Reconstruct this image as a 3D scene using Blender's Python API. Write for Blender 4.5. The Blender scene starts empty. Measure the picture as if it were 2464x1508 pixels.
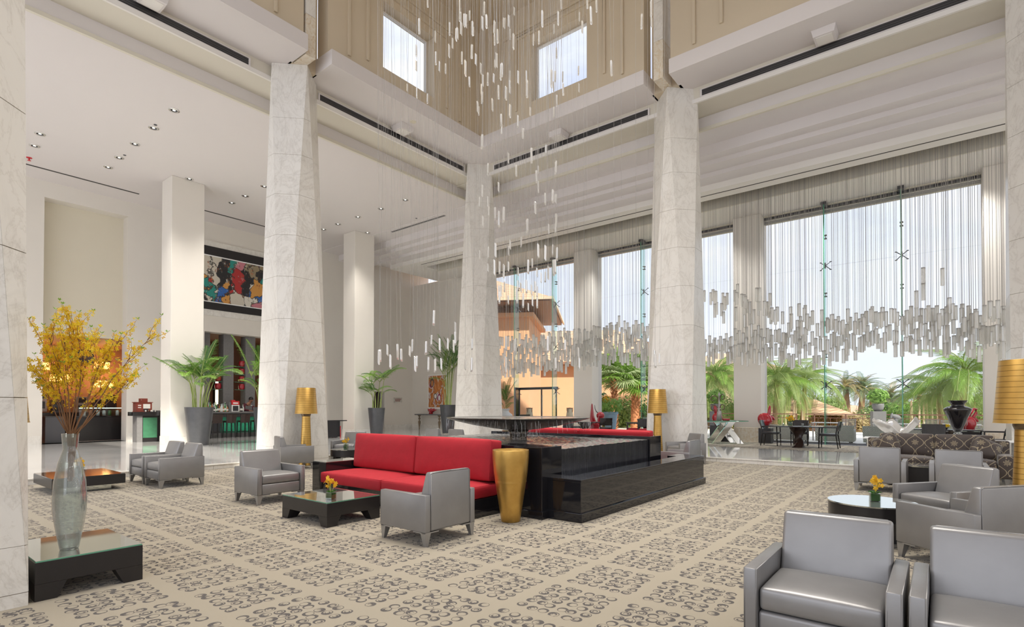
import bpy, bmesh, math, random
from mathutils import Vector, Matrix, noise
S = bpy.context.scene
COL = S.collection
R = random.Random(7)
PI = math.pi
# ------------------------------------------------------------------ camera, world, sun, area lights, exposure
EYE = Vector((0, 0, 1.45))
YAW, PITCH, FPX = .660479, .0127787, 1293.98
cd = bpy.data.cameras.new('camera'); cam = bpy.data.objects.new('camera', cd); COL.objects.link(cam)
cam.location = EYE; cam.rotation_euler = (PI/2 + PITCH, 0, YAW - PI/2)
cd.sensor_width = 36; cd.lens = 36*FPX/2464
cd.shift_x = -25.09/2464; cd.shift_y = 208.47/2464
cd.clip_start = .05; cd.clip_end = 2000
S.camera = cam
S.view_settings.view_transform = 'Standard'; S.view_settings.look = 'None'
S.view_settings.exposure = 0.68; S.view_settings.gamma = 1; S.view_settings.use_curve_mapping = False
S.cycles.max_bounces = 9; S.cycles.diffuse_bounces = 5; S.cycles.glossy_bounces = 4
S.cycles.transmission_bounces = 6; S.cycles.transparent_max_bounces = 24
S.cycles.sample_clamp_indirect = 6; S.cycles.caustics_reflective = False; S.cycles.caustics_refractive = False
S.cycles.use_denoising = True

W = bpy.data.worlds.new('sky'); S.world = W; W.use_nodes = True
nt = W.node_tree; nt.nodes.clear()
def wn(t, **k):
    n = nt.nodes.new(t)
    for a, b in k.items(): setattr(n, a, b)
    return n
tc = wn('ShaderNodeTexCoord'); mp = wn('ShaderNodeMapping'); mp.inputs['Scale'].default_value = (1.6, 1.6, 4.2)
nz = wn('ShaderNodeTexNoise'); nz.inputs['Scale'].default_value = 2.2; nz.inputs['Detail'].default_value = 6; nz.inputs['Roughness'].default_value = .55
cr = wn('ShaderNodeValToRGB')
cr.color_ramp.elements[0].position = .36; cr.color_ramp.elements[0].color = (.62, .68, .88, 1)
cr.color_ramp.elements[1].position = .62; cr.color_ramp.elements[1].color = (.96, .97, 1.02, 1)
sp = wn('ShaderNodeSeparateXYZ'); mr = wn('ShaderNodeMapRange')
mr.inputs['From Min'].default_value = 0; mr.inputs['From Max'].default_value = .5
mx = wn('ShaderNodeMix', data_type='RGBA'); mx.inputs[6].default_value = (.84, .88, .98, 1)
bg = wn('ShaderNodeBackground'); bg.inputs['Strength'].default_value = .76
out = wn('ShaderNodeOutputWorld')
L = nt.links.new
L(tc.outputs['Generated'], mp.inputs[0]); L(mp.outputs[0], nz.inputs['Vector']); L(nz.outputs['Fac'], cr.inputs[0])
L(tc.outputs['Generated'], sp.inputs[0]); L(sp.outputs['Z'], mr.inputs['Value']); L(mr.outputs[0], mx.inputs[0])
L(cr.outputs[0], mx.inputs[7]); L(mx.outputs[2], bg.inputs[0]); L(bg.outputs[0], out.inputs[0])

def lamp(name, typ, loc, energy, color=(1, 1, 1), rot=(0, 0, 0), **k):
    d = bpy.data.lights.new(name, typ); d.energy = energy; d.color = color
    for a, b in k.items(): setattr(d, a, b)
    o = bpy.data.objects.new(name, d); COL.objects.link(o); o.location = loc; o.rotation_euler = rot
    return o
sd = Vector((.30, .78, -.62)).normalized()
so = lamp('sun', 'SUN', (0, 0, 60), 3.6, (1, .93, .80), angle=.02)
so.rotation_euler = sd.to_track_quat('-Z', 'Y').to_euler()
lamp('fill_overhead', 'AREA', (7.3, 5.2, 14.3), 520, (1, .96, .89), (0, 0, 0), shape='RECTANGLE', size=8, size_y=8, spread=1.5)  # overhead fill added to brighten the floor; the lantern roof is closed
lamp('fill_rear', 'AREA', (-8.5, 7, 4.8), 400, (.97, .98, 1), (0, -PI/2, 0), shape='RECTANGLE', size=9, size_y=30)  # soft fill added behind the camera, standing in for daylight
lamp('fill_side', 'AREA', (7, -10.6, 4.8), 430, (.98, .98, 1), (PI/2, 0, 0), shape='RECTANGLE', size=28, size_y=9)  # soft fill added before the unseen side wall, which has no window

_F = Vector((math.cos(YAW)*math.cos(PITCH), math.sin(YAW)*math.cos(PITCH), math.sin(PITCH)))
_R = Vector((math.sin(YAW), -math.cos(YAW), 0)); _U = _R.cross(_F)
def at(px, py, D):
    "point of the photographed place at depth D metres, from its measured bearing"
    return EYE + D*(_F + _R*((px - 1257.09)/FPX) - _U*((py - 962.47)/FPX))
def on(px, py, z):
    d = _F + _R*((px - 1257.09)/FPX) - _U*((py - 962.47)/FPX)
    return EYE + d*((z - EYE.z)/d.z)

# ------------------------------------------------------------------ materials
class NT:
    def __init__(s, name):
        s.m = bpy.data.materials.new(name); s.m.use_nodes = True; s.t = s.m.node_tree
        s.b = s.t.nodes['Principled BSDF']; s.o = s.t.nodes['Material Output']
    def n(s, typ, **k):
        x = s.t.nodes.new(typ)
        for a, b in k.items(): setattr(x, a, b)
        return x
    def put(s, sock, v):
        if isinstance(v, bpy.types.NodeSocket): s.t.links.new(v, sock)
        elif v is not None:
            if hasattr(sock.default_value, '__len__') and not isinstance(v, (int, float)):
                v = tuple(v); n = len(sock.default_value)
                v = v + (1,)*(n - len(v))
            sock.default_value = v
    def math(s, op, a, b=None, c=None):
        x = s.n('ShaderNodeMath', operation=op)
        for i, v in enumerate((a, b, c)):
            if v is not None: s.put(x.inputs[i], v)
        return x.outputs[0]
    def vm(s, op, a, b=None):
        x = s.n('ShaderNodeVectorMath', operation=op); s.put(x.inputs[0], a)
        if b is not None: s.put(x.inputs[1], b)
        return x.outputs['Value'] if op in ('LENGTH', 'DOT_PRODUCT') else x.outputs[0]
    def sep(s, v):
        x = s.n('ShaderNodeSeparateXYZ'); s.put(x.inputs[0], v); return x.outputs
    def comb(s, x=0, y=0, z=0):
        c = s.n('ShaderNodeCombineXYZ')
        for i, v in enumerate((x, y, z)): s.put(c.inputs[i], v)
        return c.outputs[0]
    def pos(s): return s.n('ShaderNodeNewGeometry').outputs['Position']
    def obj(s): return s.n('ShaderNodeTexCoord').outputs['Object']
    def map(s, v, scale=(1, 1, 1), rot=(0, 0, 0), loc=(0, 0, 0)):
        x = s.n('ShaderNodeMapping'); s.put(x.inputs[0], v); x.inputs['Scale'].default_value = scale
        x.inputs['Rotation'].default_value = rot; x.inputs['Location'].default_value = loc; return x.outputs[0]
    def noise(s, v, scale, detail=4, rough=.5, dist=0, out='Fac'):
        x = s.n('ShaderNodeTexNoise'); s.put(x.inputs['Vector'], v); x.inputs['Scale'].default_value = scale
        x.inputs['Detail'].default_value = detail; x.inputs['Roughness'].default_value = rough
        x.inputs['Distortion'].default_value = dist; return x.outputs[out]
    def ramp(s, f, stops):
        x = s.n('ShaderNodeValToRGB'); s.put(x.inputs[0], f); e = x.color_ramp.elements
        while len(e) < len(stops): e.new(.5)
        for q, (p, c) in zip(e, stops): q.position = p; q.color = tuple(c)[:3] + (1,)
        return x.outputs[0]
    def mix(s, f, a, b):
        x = s.n('ShaderNodeMix', data_type='RGBA'); s.put(x.inputs[0], f); s.put(x.inputs[6], a); s.put(x.inputs[7], b); return x.outputs[2]
    def bump(s, h, strength=.3, dist=.01):
        x = s.n('ShaderNodeBump'); s.put(x.inputs['Height'], h); x.inputs['Strength'].default_value = strength
        x.inputs['Distance'].default_value = dist; s.t.links.new(x.outputs[0], s.b.inputs['Normal'])
    def set(s, col=None, rough=None, metal=None, **k):
        if col is not None: s.put(s.b.inputs['Base Color'], col)
        if rough is not None: s.put(s.b.inputs['Roughness'], rough)
        if metal is not None: s.put(s.b.inputs['Metallic'], metal)
        for a, v in k.items(): s.put(s.b.inputs[a.replace('_', ' ')], v)
        return s.m
    def mixsh(s, f, a, b):
        x = s.n('ShaderNodeMixShader'); s.put(x.inputs[0], f); s.t.links.new(a, x.inputs[1]); s.t.links.new(b, x.inputs[2]); return x.outputs[0]
    def surf(s, sh): s.t.links.new(sh, s.o.inputs[0])
MATS = {}
def LEAF(name, col, rough=.5, var=(3, .4), tl=.35):
    t = NT(name); f = t.noise(t.obj(), var[0], 4, .6); c = t.mix(f, [x*(1-var[1]) for x in col], [min(1, x*(1+var[1])) for x in col])
    t.set(c, rough); tr = t.n('ShaderNodeBsdfTranslucent'); t.put(tr.inputs[0], c); t.surf(t.mixsh(tl, t.b.outputs[0], tr.outputs[0])); MATS[name] = t.m
def M(name, col, rough=.5, metal=0, var=None, bump=None, world=False, **k):
    if name in MATS: return MATS[name]
    t = NT(name); v = t.pos() if world else t.obj(); c = col
    if var:
        f = t.noise(v, var[0], 5, .6); c = t.mix(f, [x*(1-var[1]) for x in col], [min(1, x*(1+var[1])) for x in col])
    t.set(c, rough, metal, **k)
    if bump: t.bump(t.noise(v, bump[0], 4), bump[1], bump[2] if len(bump) > 2 else .01)
    MATS[name] = t.m; return t.m
def mk(f): MATS[f.__name__] = f(NT(f.__name__)); return f

M('wall_paint', (.74, .70, .64), .75, var=(1.2, .03), bump=(60, .05), world=True)
M('wall_cream', (.70, .65, .53), .75, var=(1.0, .03), bump=(60, .05), world=True)
M('lantern_paint', (.62, .53, .40), .75, var=(.8, .04), bump=(50, .06), world=True)
M('ceiling_paint', (.72, .68, .67), .8, var=(.5, .02), world=True)
M('beam_paint', (.68, .64, .55), .75, var=(.8, .03), world=True)
M('white_paint', (.80, .77, .73), .6, var=(1, .02), world=True)
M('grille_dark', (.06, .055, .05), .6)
M('shadow_gap', (.30, .25, .18), .8)
M('black_gloss', (.012, .011, .013), .08, var=(6, .2), Coat_Weight=.5)
M('black_satin', (.016, .014, .015), .28, var=(10, .2))
M('black_granite', (.011, .011, .014), .05, var=(120, .6))
M('dark_wood', (.035, .02, .016), .25, var=(9, .3))
M('green_panel', (.045, .16, .085), .3, var=(6, .35))
M('green_tile', (.06, .42, .24), .2, var=(14, .4))
M('red_wood', (.22, .045, .03), .35, var=(8, .3))
M('red_gloss', (.36, .012, .022), .12, Coat_Weight=.6)
M('red_plastic', (.60, .03, .04), .3)
M('chrome', (.82, .82, .80), .08, 1)
M('steel_dark', (.10, .10, .11), .35, .8)
M('pot_charcoal', (.085, .087, .095), .38, .35, var=(5, .3), bump=(14, .12))
M('soil', (.05, .035, .025), .9, bump=(30, .5))
M('skin', (.36, .17, .105), .5)
M('hair', (.012, .009, .008), .5)
M('shirt_maroon', (.11, .015, .03), .7, var=(20, .15))
M('white_plain', (.85, .84, .82), .4)
M('paper', (.75, .73, .68), .6, var=(30, .2))
M('stucco_peach', (.80, .46, .27), .85, var=(2, .06), bump=(30, .1), world=True)
M('stucco_sand', (.78, .62, .45), .85, var=(2, .06), world=True)
M('eave_wood', (.30, .17, .11), .6, var=(4, .2), world=True)
M('window_dark', (.05, .045, .05), .2)
M('terrace_stone', (.80, .77, .72), .5, var=(1.5, .06), world=True)
M('ground_earth', (.52, .40, .27), .9, var=(.4, .25), world=True)
LEAF('leaf_palm', (.11, .23, .03), .45, (3, .45))
LEAF('leaf_dark', (.05, .15, .025), .45, (3, .45))
LEAF('leaf_bright', (.24, .42, .07), .45, (3, .4))
LEAF('leaf_fan', (.36, .44, .22), .5, (2, .4))
LEAF('leaf_date', (.20, .29, .16), .55, (2, .35))
LEAF('leaf_feather', (.26, .36, .11), .5, (2, .4))
LEAF('leaf_dry', (.46, .36, .17), .7, (3, .4))
M('stem_green', (.28, .34, .10), .5, var=(14, .4))
M('twig_brown', (.24, .12, .055), .7, var=(20, .3))
LEAF('petal_yellow', (.95, .66, .03), .55, (25, .25))
LEAF('petal_orange', (.95, .50, .03), .5, (25, .3))
M('bark_palm', (.34, .21, .12), .9, var=(7, .4), bump=(12, .7))
M('bark_orange', (.52, .22, .10), .9, var=(9, .5), bump=(10, .8))
M('stake_pale', (.80, .66, .46), .8, var=(8, .15))
M('rail_dark', (.16, .075, .05), .5)
M('mesh_steel', (.42, .40, .38), .4, .5)
M('stone_grey', (.17, .165, .165), .6, var=(12, .25))
M('ceramic_white', (.80, .79, .77), .35)
M('pot_blue', (.26, .38, .48), .5, var=(6, .12))
M('lantern_cream', (.80, .70, .52), .6)
M('bronze', (.20, .15, .10), .3, .9, var=(12, .3))
M('sheet_white', (.88, .88, .87), .5)
M('bottle_green', (.05, .22, .06), .08, Coat_Weight=.5)
M('bottle_clear', (.62, .68, .66), .06, Coat_Weight=.5)
M('bottle_amber', (.40, .14, .03), .08, Coat_Weight=.5)
M('bottle_dark', (.03, .02, .02), .08, Coat_Weight=.5)
M('sign_red', (.55, .16, .14), .5)
M('lamp_glow', (1, .6, .25), .5, Emission_Color=(1, .55, .2), Emission_Strength=.7)
M('glow_window', (1, .85, .6), .5, Emission_Color=(1, .86, .60), Emission_Strength=1.6)
M('bulb', (1, .95, .85), .5, Emission_Color=(1, .93, .80), Emission_Strength=2.0)
M('case_light', (.8, 1, .95), .4, Emission_Color=(.75, 1, .92), Emission_Strength=1.2)
M('room_warm', (.42, .24, .16), .6, var=(2, .2))
M('wicker_shadow', (.20, .20, .17), .8)

@mk
def marble(t):
    p = t.pos(); q = t.map(p, (1, 1, .7))
    a = t.noise(q, .9, 8, .62, 1.6); b = t.noise(t.map(p, (1.3, 1.3, .6), (.3, .5, 0), (9, 3, 1)), 1.7, 9, .65, 2.2)
    va = t.math('ABSOLUTE', t.math('SUBTRACT', a, .5)); vb = t.math('ABSOLUTE', t.math('SUBTRACT', b, .5))
    c1 = t.ramp(va, [(0, (.63, .61, .58)), (.012, (.71, .695, .665)), (.05, (.765, .75, .72)), (.3, (.79, .78, .75))])
    c2 = t.ramp(vb, [(0, (.78, .77, .76)), (.010, (.92, .91, .90)), (.035, (1, 1, 1)), (1, (1, 1, 1))])
    x = t.n('ShaderNodeMix', data_type='RGBA', blend_type='MULTIPLY'); x.inputs[0].default_value = .8
    t.put(x.inputs[6], c1); t.put(x.inputs[7], c2)
    y = t.noise(p, .35, 2); c = t.mix(y, x.outputs[2], t.mix(.5, x.outputs[2], (.80, .74, .64)))
    return t.set(c, .28)
@mk
def marble_gold(t):
    p = t.pos(); a = t.noise(p, 6, 8, .7, 2.0)
    return t.set(t.ramp(a, [(.3, (.58, .44, .26)), (.5, (.74, .66, .54)), (.7, (.80, .77, .70))]), .35)
@mk
def marble_floor_stone(t):
    p = t.pos(); a = t.noise(t.map(p, (.35, 2.4, 1)), 1.4, 7, .6, .8)
    c = t.ramp(a, [(.25, (.46, .46, .46)), (.45, (.66, .66, .65)), (.6, (.76, .755, .74)), (.8, (.80, .80, .79))])
    x, y, _ = t.sep(p)
    fx = t.math('FRACT', t.math('DIVIDE', x, 1.2)); fy = t.math('FRACT', t.math('DIVIDE', y, .6))
    ln = t.math('MAXIMUM', t.math('LESS_THAN', fx, .005), t.math('LESS_THAN', fy, .009))
    return t.set(t.mix(t.math('MULTIPLY', ln, .35), c, (.35, .34, .32)), .08, Coat_Weight=.5, Coat_Roughness=.04)
def carpet_nodes(t, base, dark):
    s = .0979; p = t.pos(); q = t.vm('SCALE', t.vm('SUBTRACT', p, (3.12, 3.31, 0)), None)
    q.node.inputs['Scale'].default_value = 1/s
    q = t.vm('MULTIPLY', q, (1, 1, 0))
    v = t.n('ShaderNodeTexVoronoi', voronoi_dimensions='2D', feature='F1'); t.put(v.inputs['Vector'], q)
    v.inputs['Scale'].default_value = 1; v.inputs['Randomness'].default_value = .42
    cp = v.outputs['Position']; lo = t.vm('SUBTRACT', q, cp); lx, ly, _ = t.sep(lo); cx, cy, _ = t.sep(cp)
    r1, r2, r3 = t.sep(v.outputs['Color'])
    wob = t.noise(t.pos(), 55, 2); r = t.math('ADD', t.vm('LENGTH', lo), t.math('MULTIPLY', t.math('SUBTRACT', wob, .5), .07))
    ang = t.math('ARCTAN2', ly, lx)
    an = t.math('ADD', ang, t.math('MULTIPLY', r1, 6.28)); s1 = t.math('MULTIPLY_ADD', t.math('SINE', an), .5, .5)
    w1 = t.math('MULTIPLY_ADD', t.math('POWER', s1, 1.3), .095, .022)
    ring1 = t.math('LESS_THAN', t.math('ABSOLUTE', t.math('SUBTRACT', r, t.math('MULTIPLY_ADD', s1, -.03, .37))), w1)
    an2 = t.math('ADD', ang, t.math('MULTIPLY', r2, 6.28)); s2 = t.math('MULTIPLY_ADD', t.math('SINE', an2), .5, .5)
    w2 = t.math('MULTIPLY', t.math('MULTIPLY', s2, .075), t.math('GREATER_THAN', r3, .30))
    ring2 = t.math('LESS_THAN', t.math('ABSOLUTE', t.math('SUBTRACT', r, t.math('MULTIPLY_ADD', s2, .05, .14))), w2)
    ixm = t.math('FLOORED_MODULO', t.math('FLOOR', cx), 7); iym = t.math('FLOORED_MODULO', t.math('FLOOR', cy), 7)
    ok = t.math('MULTIPLY', t.math('LESS_THAN', ixm, 5.5), t.math('LESS_THAN', iym, 5.5))
    f = t.math('MULTIPLY', t.math('MAXIMUM', ring1, ring2), ok)
    br = t.math('GREATER_THAN', t.noise(t.pos(), 160, 2), .30)
    f = t.math('MULTIPLY', t.math('MULTIPLY', f, br), .92)
    nn = t.noise(t.pos(), 400, 2); b = t.mix(nn, [c*.82 for c in base], [c*1.15 for c in base])
    t.bump(nn, .5, .004)
    return t.set(t.mix(f, b, dark), .95, Sheen_Weight=.15)
@mk
def carpet(t): return carpet_nodes(t, (.345, .30, .225), (.045, .037, .037))
@mk
def silver_leather(t):
    p = t.obj(); n = t.noise(p, 5, 4); fine = t.noise(p, 260, 2)
    t.bump(t.math('ADD', t.math('MULTIPLY', t.noise(p, 9, 3), 1.0), t.math('MULTIPLY', fine, .12)), .10, .012)
    return t.set(t.mix(n, (.235, .23, .23), (.31, .305, .305)), t.math('MULTIPLY_ADD', fine, .10, .34), .5)
@mk
def silver_leg(t): return t.set((.36, .355, .35), .35, .7)
@mk
def red_velvet(t):
    p = t.obj(); n = t.noise(p, 7, 6, .7)
    t.bump(t.noise(p, 4, 3), .35, .03)
    return t.set(t.mix(n, (.31, .003, .011), (.45, .006, .019)), .75, Sheen_Weight=.08, Sheen_Tint=(1, .2, .2))
@mk
def mirror_top(t): return t.set((.60, .63, .60), .03, .92)
@mk
def glass_edge(t): return t.set((.12, .34, .22), .1)
def gold_nodes(t, lines):
    p = t.obj(); n = t.noise(p, 9, 4)
    c = t.mix(n, (.50, .29, .07), (.70, .44, .13))
    if lines:
        z = t.sep(p)[2]; f = t.math('FRACT', t.math('ADD', t.math('DIVIDE', z, .055), t.math('MULTIPLY', t.noise(t.comb(0, 0, t.math('FLOOR', t.math('DIVIDE', z, .055))), 3, 0), .0)))
        ln = t.math('LESS_THAN', f, .10); c = t.mix(t.math('MULTIPLY', ln, .75), c, (.14, .07, .015))
    t.bump(n, .12, .01)
    return t.set(c, .33, .85)
@mk
def gold_leaf(t): return gold_nodes(t, False)
@mk
def gold_lamp(t): return gold_nodes(t, True)
@mk
def window_glass(t):
    tr = t.n('ShaderNodeBsdfTransparent'); tr.inputs[0].default_value = (.975, .985, .985, 1)
    gl = t.n('ShaderNodeBsdfGlossy'); gl.inputs['Roughness'].default_value = .01
    lw = t.n('ShaderNodeLayerWeight'); lw.inputs[0].default_value = .12
    t.surf(t.mixsh(t.math('MULTIPLY', lw.outputs['Fresnel'], .9), tr.outputs[0], gl.outputs[0])); return t.m
@mk
def glass_fin_green(t):
    tr = t.n('ShaderNodeBsdfTransparent'); tr.inputs[0].default_value = (.80, .945, .92, 1)
    gl = t.n('ShaderNodeBsdfGlossy'); gl.inputs['Roughness'].default_value = .02
    t.surf(t.mixsh(.12, tr.outputs[0], gl.outputs[0])); return t.m
@mk
def crystal(t):
    p = t.obj(); x, y, z = t.sep(p); n = t.noise(t.map(p, (40, 40, 3)), 1.5, 3, .6)
    tr = t.n('ShaderNodeBsdfTransparent'); tr.inputs[0].default_value = (.97, .97, .96, 1)
    df = t.n('ShaderNodeBsdfTranslucent'); df.inputs[0].default_value = (.95, .93, .88, 1)
    d2 = t.n('ShaderNodeBsdfDiffuse'); d2.inputs[0].default_value = (.80, .78, .74, 1)
    gl = t.n('ShaderNodeBsdfGlossy'); gl.inputs['Roughness'].default_value = .08
    a = t.mixsh(.30, df.outputs[0], d2.outputs[0]); a = t.mixsh(.22, a, gl.outputs[0])
    f = t.math('MULTIPLY_ADD', n, .45, .48)
    t.surf(t.mixsh(f, tr.outputs[0], a)); return t.m
@mk
def crystal_white(t):
    tr = t.n('ShaderNodeBsdfTransparent'); d2 = t.n('ShaderNodeBsdfDiffuse'); d2.inputs[0].default_value = (.95, .93, .89, 1)
    df = t.n('ShaderNodeBsdfTranslucent'); df.inputs[0].default_value = (.95, .93, .89, 1)
    gl = t.n('ShaderNodeBsdfGlossy'); gl.inputs['Roughness'].default_value = .05
    a = t.mixsh(.35, t.mixsh(.5, d2.outputs[0], df.outputs[0]), gl.outputs[0]); t.surf(t.mixsh(.82, tr.outputs[0], a)); return t.m
@mk
def clear_glass(t):
    tr = t.n('ShaderNodeBsdfTransparent'); tr.inputs[0].default_value = (.93, .96, .96, 1)
    gl = t.n('ShaderNodeBsdfGlossy'); gl.inputs['Roughness'].default_value = .02
    lw = t.n('ShaderNodeLayerWeight'); lw.inputs[0].default_value = .30
    t.surf(t.mixsh(t.math('MULTIPLY_ADD', lw.outputs['Facing'], .75, .06), tr.outputs[0], gl.outputs[0])); return t.m
@mk
def bubble_glass(t):
    p = t.obj(); n = t.noise(p, 120, 2); st = t.noise(t.map(p, (22, 22, 1.2)), 1.2, 3)
    tr = t.n('ShaderNodeBsdfTransparent'); tr.inputs[0].default_value = (.90, .95, .95, 1)
    df = t.n('ShaderNodeBsdfTranslucent'); df.inputs[0].default_value = (.72, .76, .74, 1)
    d2 = t.n('ShaderNodeBsdfDiffuse'); d2.inputs[0].default_value = (.55, .58, .56, 1)
    gl = t.n('ShaderNodeBsdfGlossy'); gl.inputs['Roughness'].default_value = .06
    lw = t.n('ShaderNodeLayerWeight'); lw.inputs[0].default_value = .35
    a = t.mixsh(t.math('MULTIPLY_ADD', st, .30, .58), t.mixsh(.5, df.outputs[0], d2.outputs[0]), tr.outputs[0])
    a = t.mixsh(t.math('MULTIPLY', t.math('GREATER_THAN', n, .68), .4), a, gl.outputs[0])
    t.surf(t.mixsh(t.math('MULTIPLY_ADD', lw.outputs['Facing'], .8, .06), a, gl.outputs[0])); return t.m
@mk
def cord(t): return t.set((.34, .32, .30), .4)
@mk
def water(t):
    p = t.pos(); h = t.math('ADD', t.noise(p, 16, 4, .6, .6), t.math('MULTIPLY', t.noise(p, 45, 3), .5)); t.bump(h, .9, .06)
    return t.set(t.mix(t.noise(p, 22, 4, .6), (.05, .05, .047), (.34, .34, .33)), .05)
@mk
def water_sheet(t):
    p = t.pos(); n = t.noise(t.map(p, (60, 60, 2)), 1, 4, .6); t.bump(n, .6, .02)
    return t.set(t.ramp(n, [(.3, (.012, .012, .016)), (.62, (.03, .03, .036)), (.85, (.16, .16, .17))]), .06)
@mk
def water_drop(t):
    tr = t.n('ShaderNodeBsdfTransparent'); gl = t.n('ShaderNodeBsdfGlossy'); gl.inputs['Roughness'].default_value = .1
    d = t.n('ShaderNodeBsdfDiffuse'); d.inputs[0].default_value = (.85, .87, .88, 1)
    t.surf(t.mixsh(.6, tr.outputs[0], t.mixsh(.5, gl.outputs[0], d.outputs[0]))); return t.m
@mk
def wet_metal(t):
    p = t.pos(); n = t.noise(t.map(p, (5, 5, 14)), 3, 4); t.bump(n, .4, .02)
    return t.set(t.mix(n, (.07, .06, .05), (.16, .145, .125)), .16, .75)
@mk
def foil_ceiling(t):
    p = t.pos(); t.bump(t.noise(p, 1.6, 3, .5, 1.0), 1.0, .10)
    return t.set((.80, .78, .74), .05, .95)
@mk
def wicker(t):
    p = t.obj(); x, y, z = t.sep(p)
    a = t.math('SINE', t.math('MULTIPLY', t.math('ADD', x, y), 150)); b = t.math('SINE', t.math('MULTIPLY', z, 95)); w = t.math('MULTIPLY', a, b)
    t.bump(w, .8, .012)
    return t.set(t.ramp(t.math('MULTIPLY_ADD', w, .5, .5), [(.12, (.24, .24, .20)), (.4, (.62, .61, .54)), (1, (.76, .75, .69))]), .7)
@mk
def roof_tile(t):
    p = t.pos(); x, y, z = t.sep(p); n = t.noise(p, 5, 4)
    rows = t.math('FRACT', t.math('MULTIPLY', z, 5.0)); c = t.mix(n, (.62, .36, .22), (.86, .62, .44))
    l = t.math('LESS_THAN', rows, .22); u = t.math('SINE', t.math('MULTIPLY', t.math('ADD', x, y), 16)); t.bump(t.math('ADD', rows, t.math('MULTIPLY', u, .5)), .8, .06)
    return t.set(t.mix(t.math('MULTIPLY', l, .55), c, (.36, .17, .10)), .85)
@mk
def damask(t):
    p = t.obj(); x, y, z = t.sep(p); k = .30
    u = t.math('DIVIDE', y, k); w = t.math('DIVIDE', t.math('ADD', z, t.math('MULTIPLY', x, .6)), .36)
    fu = t.math('SUBTRACT', t.math('FRACT', u), .5); fw = t.math('SUBTRACT', t.math('FRACT', w), .5)
    og = t.math('MULTIPLY', t.math('COSINE', t.math('MULTIPLY', fw, 6.283)), .22)
    au = t.math('ABSOLUTE', fu); st = t.math('LESS_THAN', t.math('ABSOLUTE', t.math('SUBTRACT', au, t.math('ADD', .25, og))), .022)
    r = t.vm('LENGTH', t.comb(fu, t.math('MULTIPLY', fw, 1.2), 0)); an = t.math('ARCTAN2', fw, fu)
    pet = t.math('MULTIPLY_ADD', t.math('SINE', t.math('MULTIPLY', an, 7)), .05, .17)
    fl = t.math('MULTIPLY', t.math('LESS_THAN', r, pet), t.math('GREATER_THAN', t.math('FRACT', t.math('MULTIPLY', r, 16)), .45))
    v = t.n('ShaderNodeTexVoronoi'); t.put(v.inputs['Vector'], t.comb(u, w, 0)); v.inputs['Scale'].default_value = 5
    dots = t.math('MULTIPLY', t.math('LESS_THAN', v.outputs['Distance'], .22), t.math('GREATER_THAN', t.sep(v.outputs['Color'])[0], .45))
    f = t.math('MAXIMUM', st, t.math('MAXIMUM', fl, dots)); t.bump(f, .3, .004)
    t.bump(t.noise(p, 5, 3), .3, .03)
    return t.set(t.mix(f, (.045, .030, .024), (.33, .27, .17)), .55, Sheen_Weight=.3)
@mk
def abstract_art(t):
    p = t.obj(); q = t.map(p, (.9, 1, .5))
    d = t.vm('ADD', q, t.vm('SCALE', t.noise(p, 1.7, 3, out='Color')))
    v = t.n('ShaderNodeTexVoronoi'); t.put(v.inputs['Vector'], d); v.inputs['Scale'].default_value = 2.4
    c = t.ramp(t.sep(v.outputs['Color'])[0], [(0, (.02, .02, .022)), (.16, (.02, .02, .022)), (.2, (.62, .57, .48)), (.36, (.70, .66, .58)), (.42, (.42, .03, .03)), (.5, (.62, .30, .07)), (.6, (.03, .13, .42)), (.7, (.02, .26, .22)), (.8, (.30, .24, .15)), (.9, (.55, .20, .24)), (1, (.10, .22, .38))])
    for e in c.node.color_ramp.elements: pass
    c.node.color_ramp.interpolation = 'CONSTANT'
    e = t.n('ShaderNodeTexVoronoi', feature='DISTANCE_TO_EDGE'); t.put(e.inputs['Vector'], d); e.inputs['Scale'].default_value = 2.4
    ln = t.math('LESS_THAN', e.outputs['Distance'], .05); c2 = t.mix(t.math('MULTIPLY', ln, .85), c, (.03, .025, .025))
    n = t.noise(t.map(p, (1, 1, .5)), 9, 5, .7); c3 = t.mix(t.math('GREATER_THAN', n, .60), c2, t.ramp(t.noise(p, 6, 3), [(.35, (.70, .66, .58)), (.5, (.02, .02, .02)), (.65, (.5, .15, .05))]))
    return t.set(c3, .5)
@mk
def warm_canvas(t):
    p = t.obj(); n = t.noise(t.map(p, (1, 1.6, 1)), 1.9, 3, .5, .8)
    c = t.ramp(n, [(.30, (.62, .56, .48)), (.40, (.60, .22, .05)), (.52, (.42, .13, .03)), (.60, (.66, .62, .58)), (.68, (.30, .02, .06))]); c.node.color_ramp.interpolation = 'EASE'
    for (cy, cz, ry, rz_, col) in ((.42, .52, .17, .26, (.10, .07, .06)), (.42, .48, .10, .17, (.45, .18, .06)), (.14, -.28, .13, .17, (.05, .04, .04)), (.14, -.28, .09, .13, (.75, .73, .70)), (-.18, -.35, .13, .20, (.25, .02, .10)), (-.18, -.38, .085, .15, (.78, .75, .72))):
        x, y, z = t.sep(p); e = t.vm('LENGTH', t.comb(t.math('DIVIDE', t.math('SUBTRACT', y, cy), ry), t.math('DIVIDE', t.math('SUBTRACT', z, cz), rz_), 0))
        c = t.mix(t.math('LESS_THAN', e, 1), c, col)
    return t.set(c, .5)
def mat(m): return MATS[m] if isinstance(m, str) else m
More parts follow.
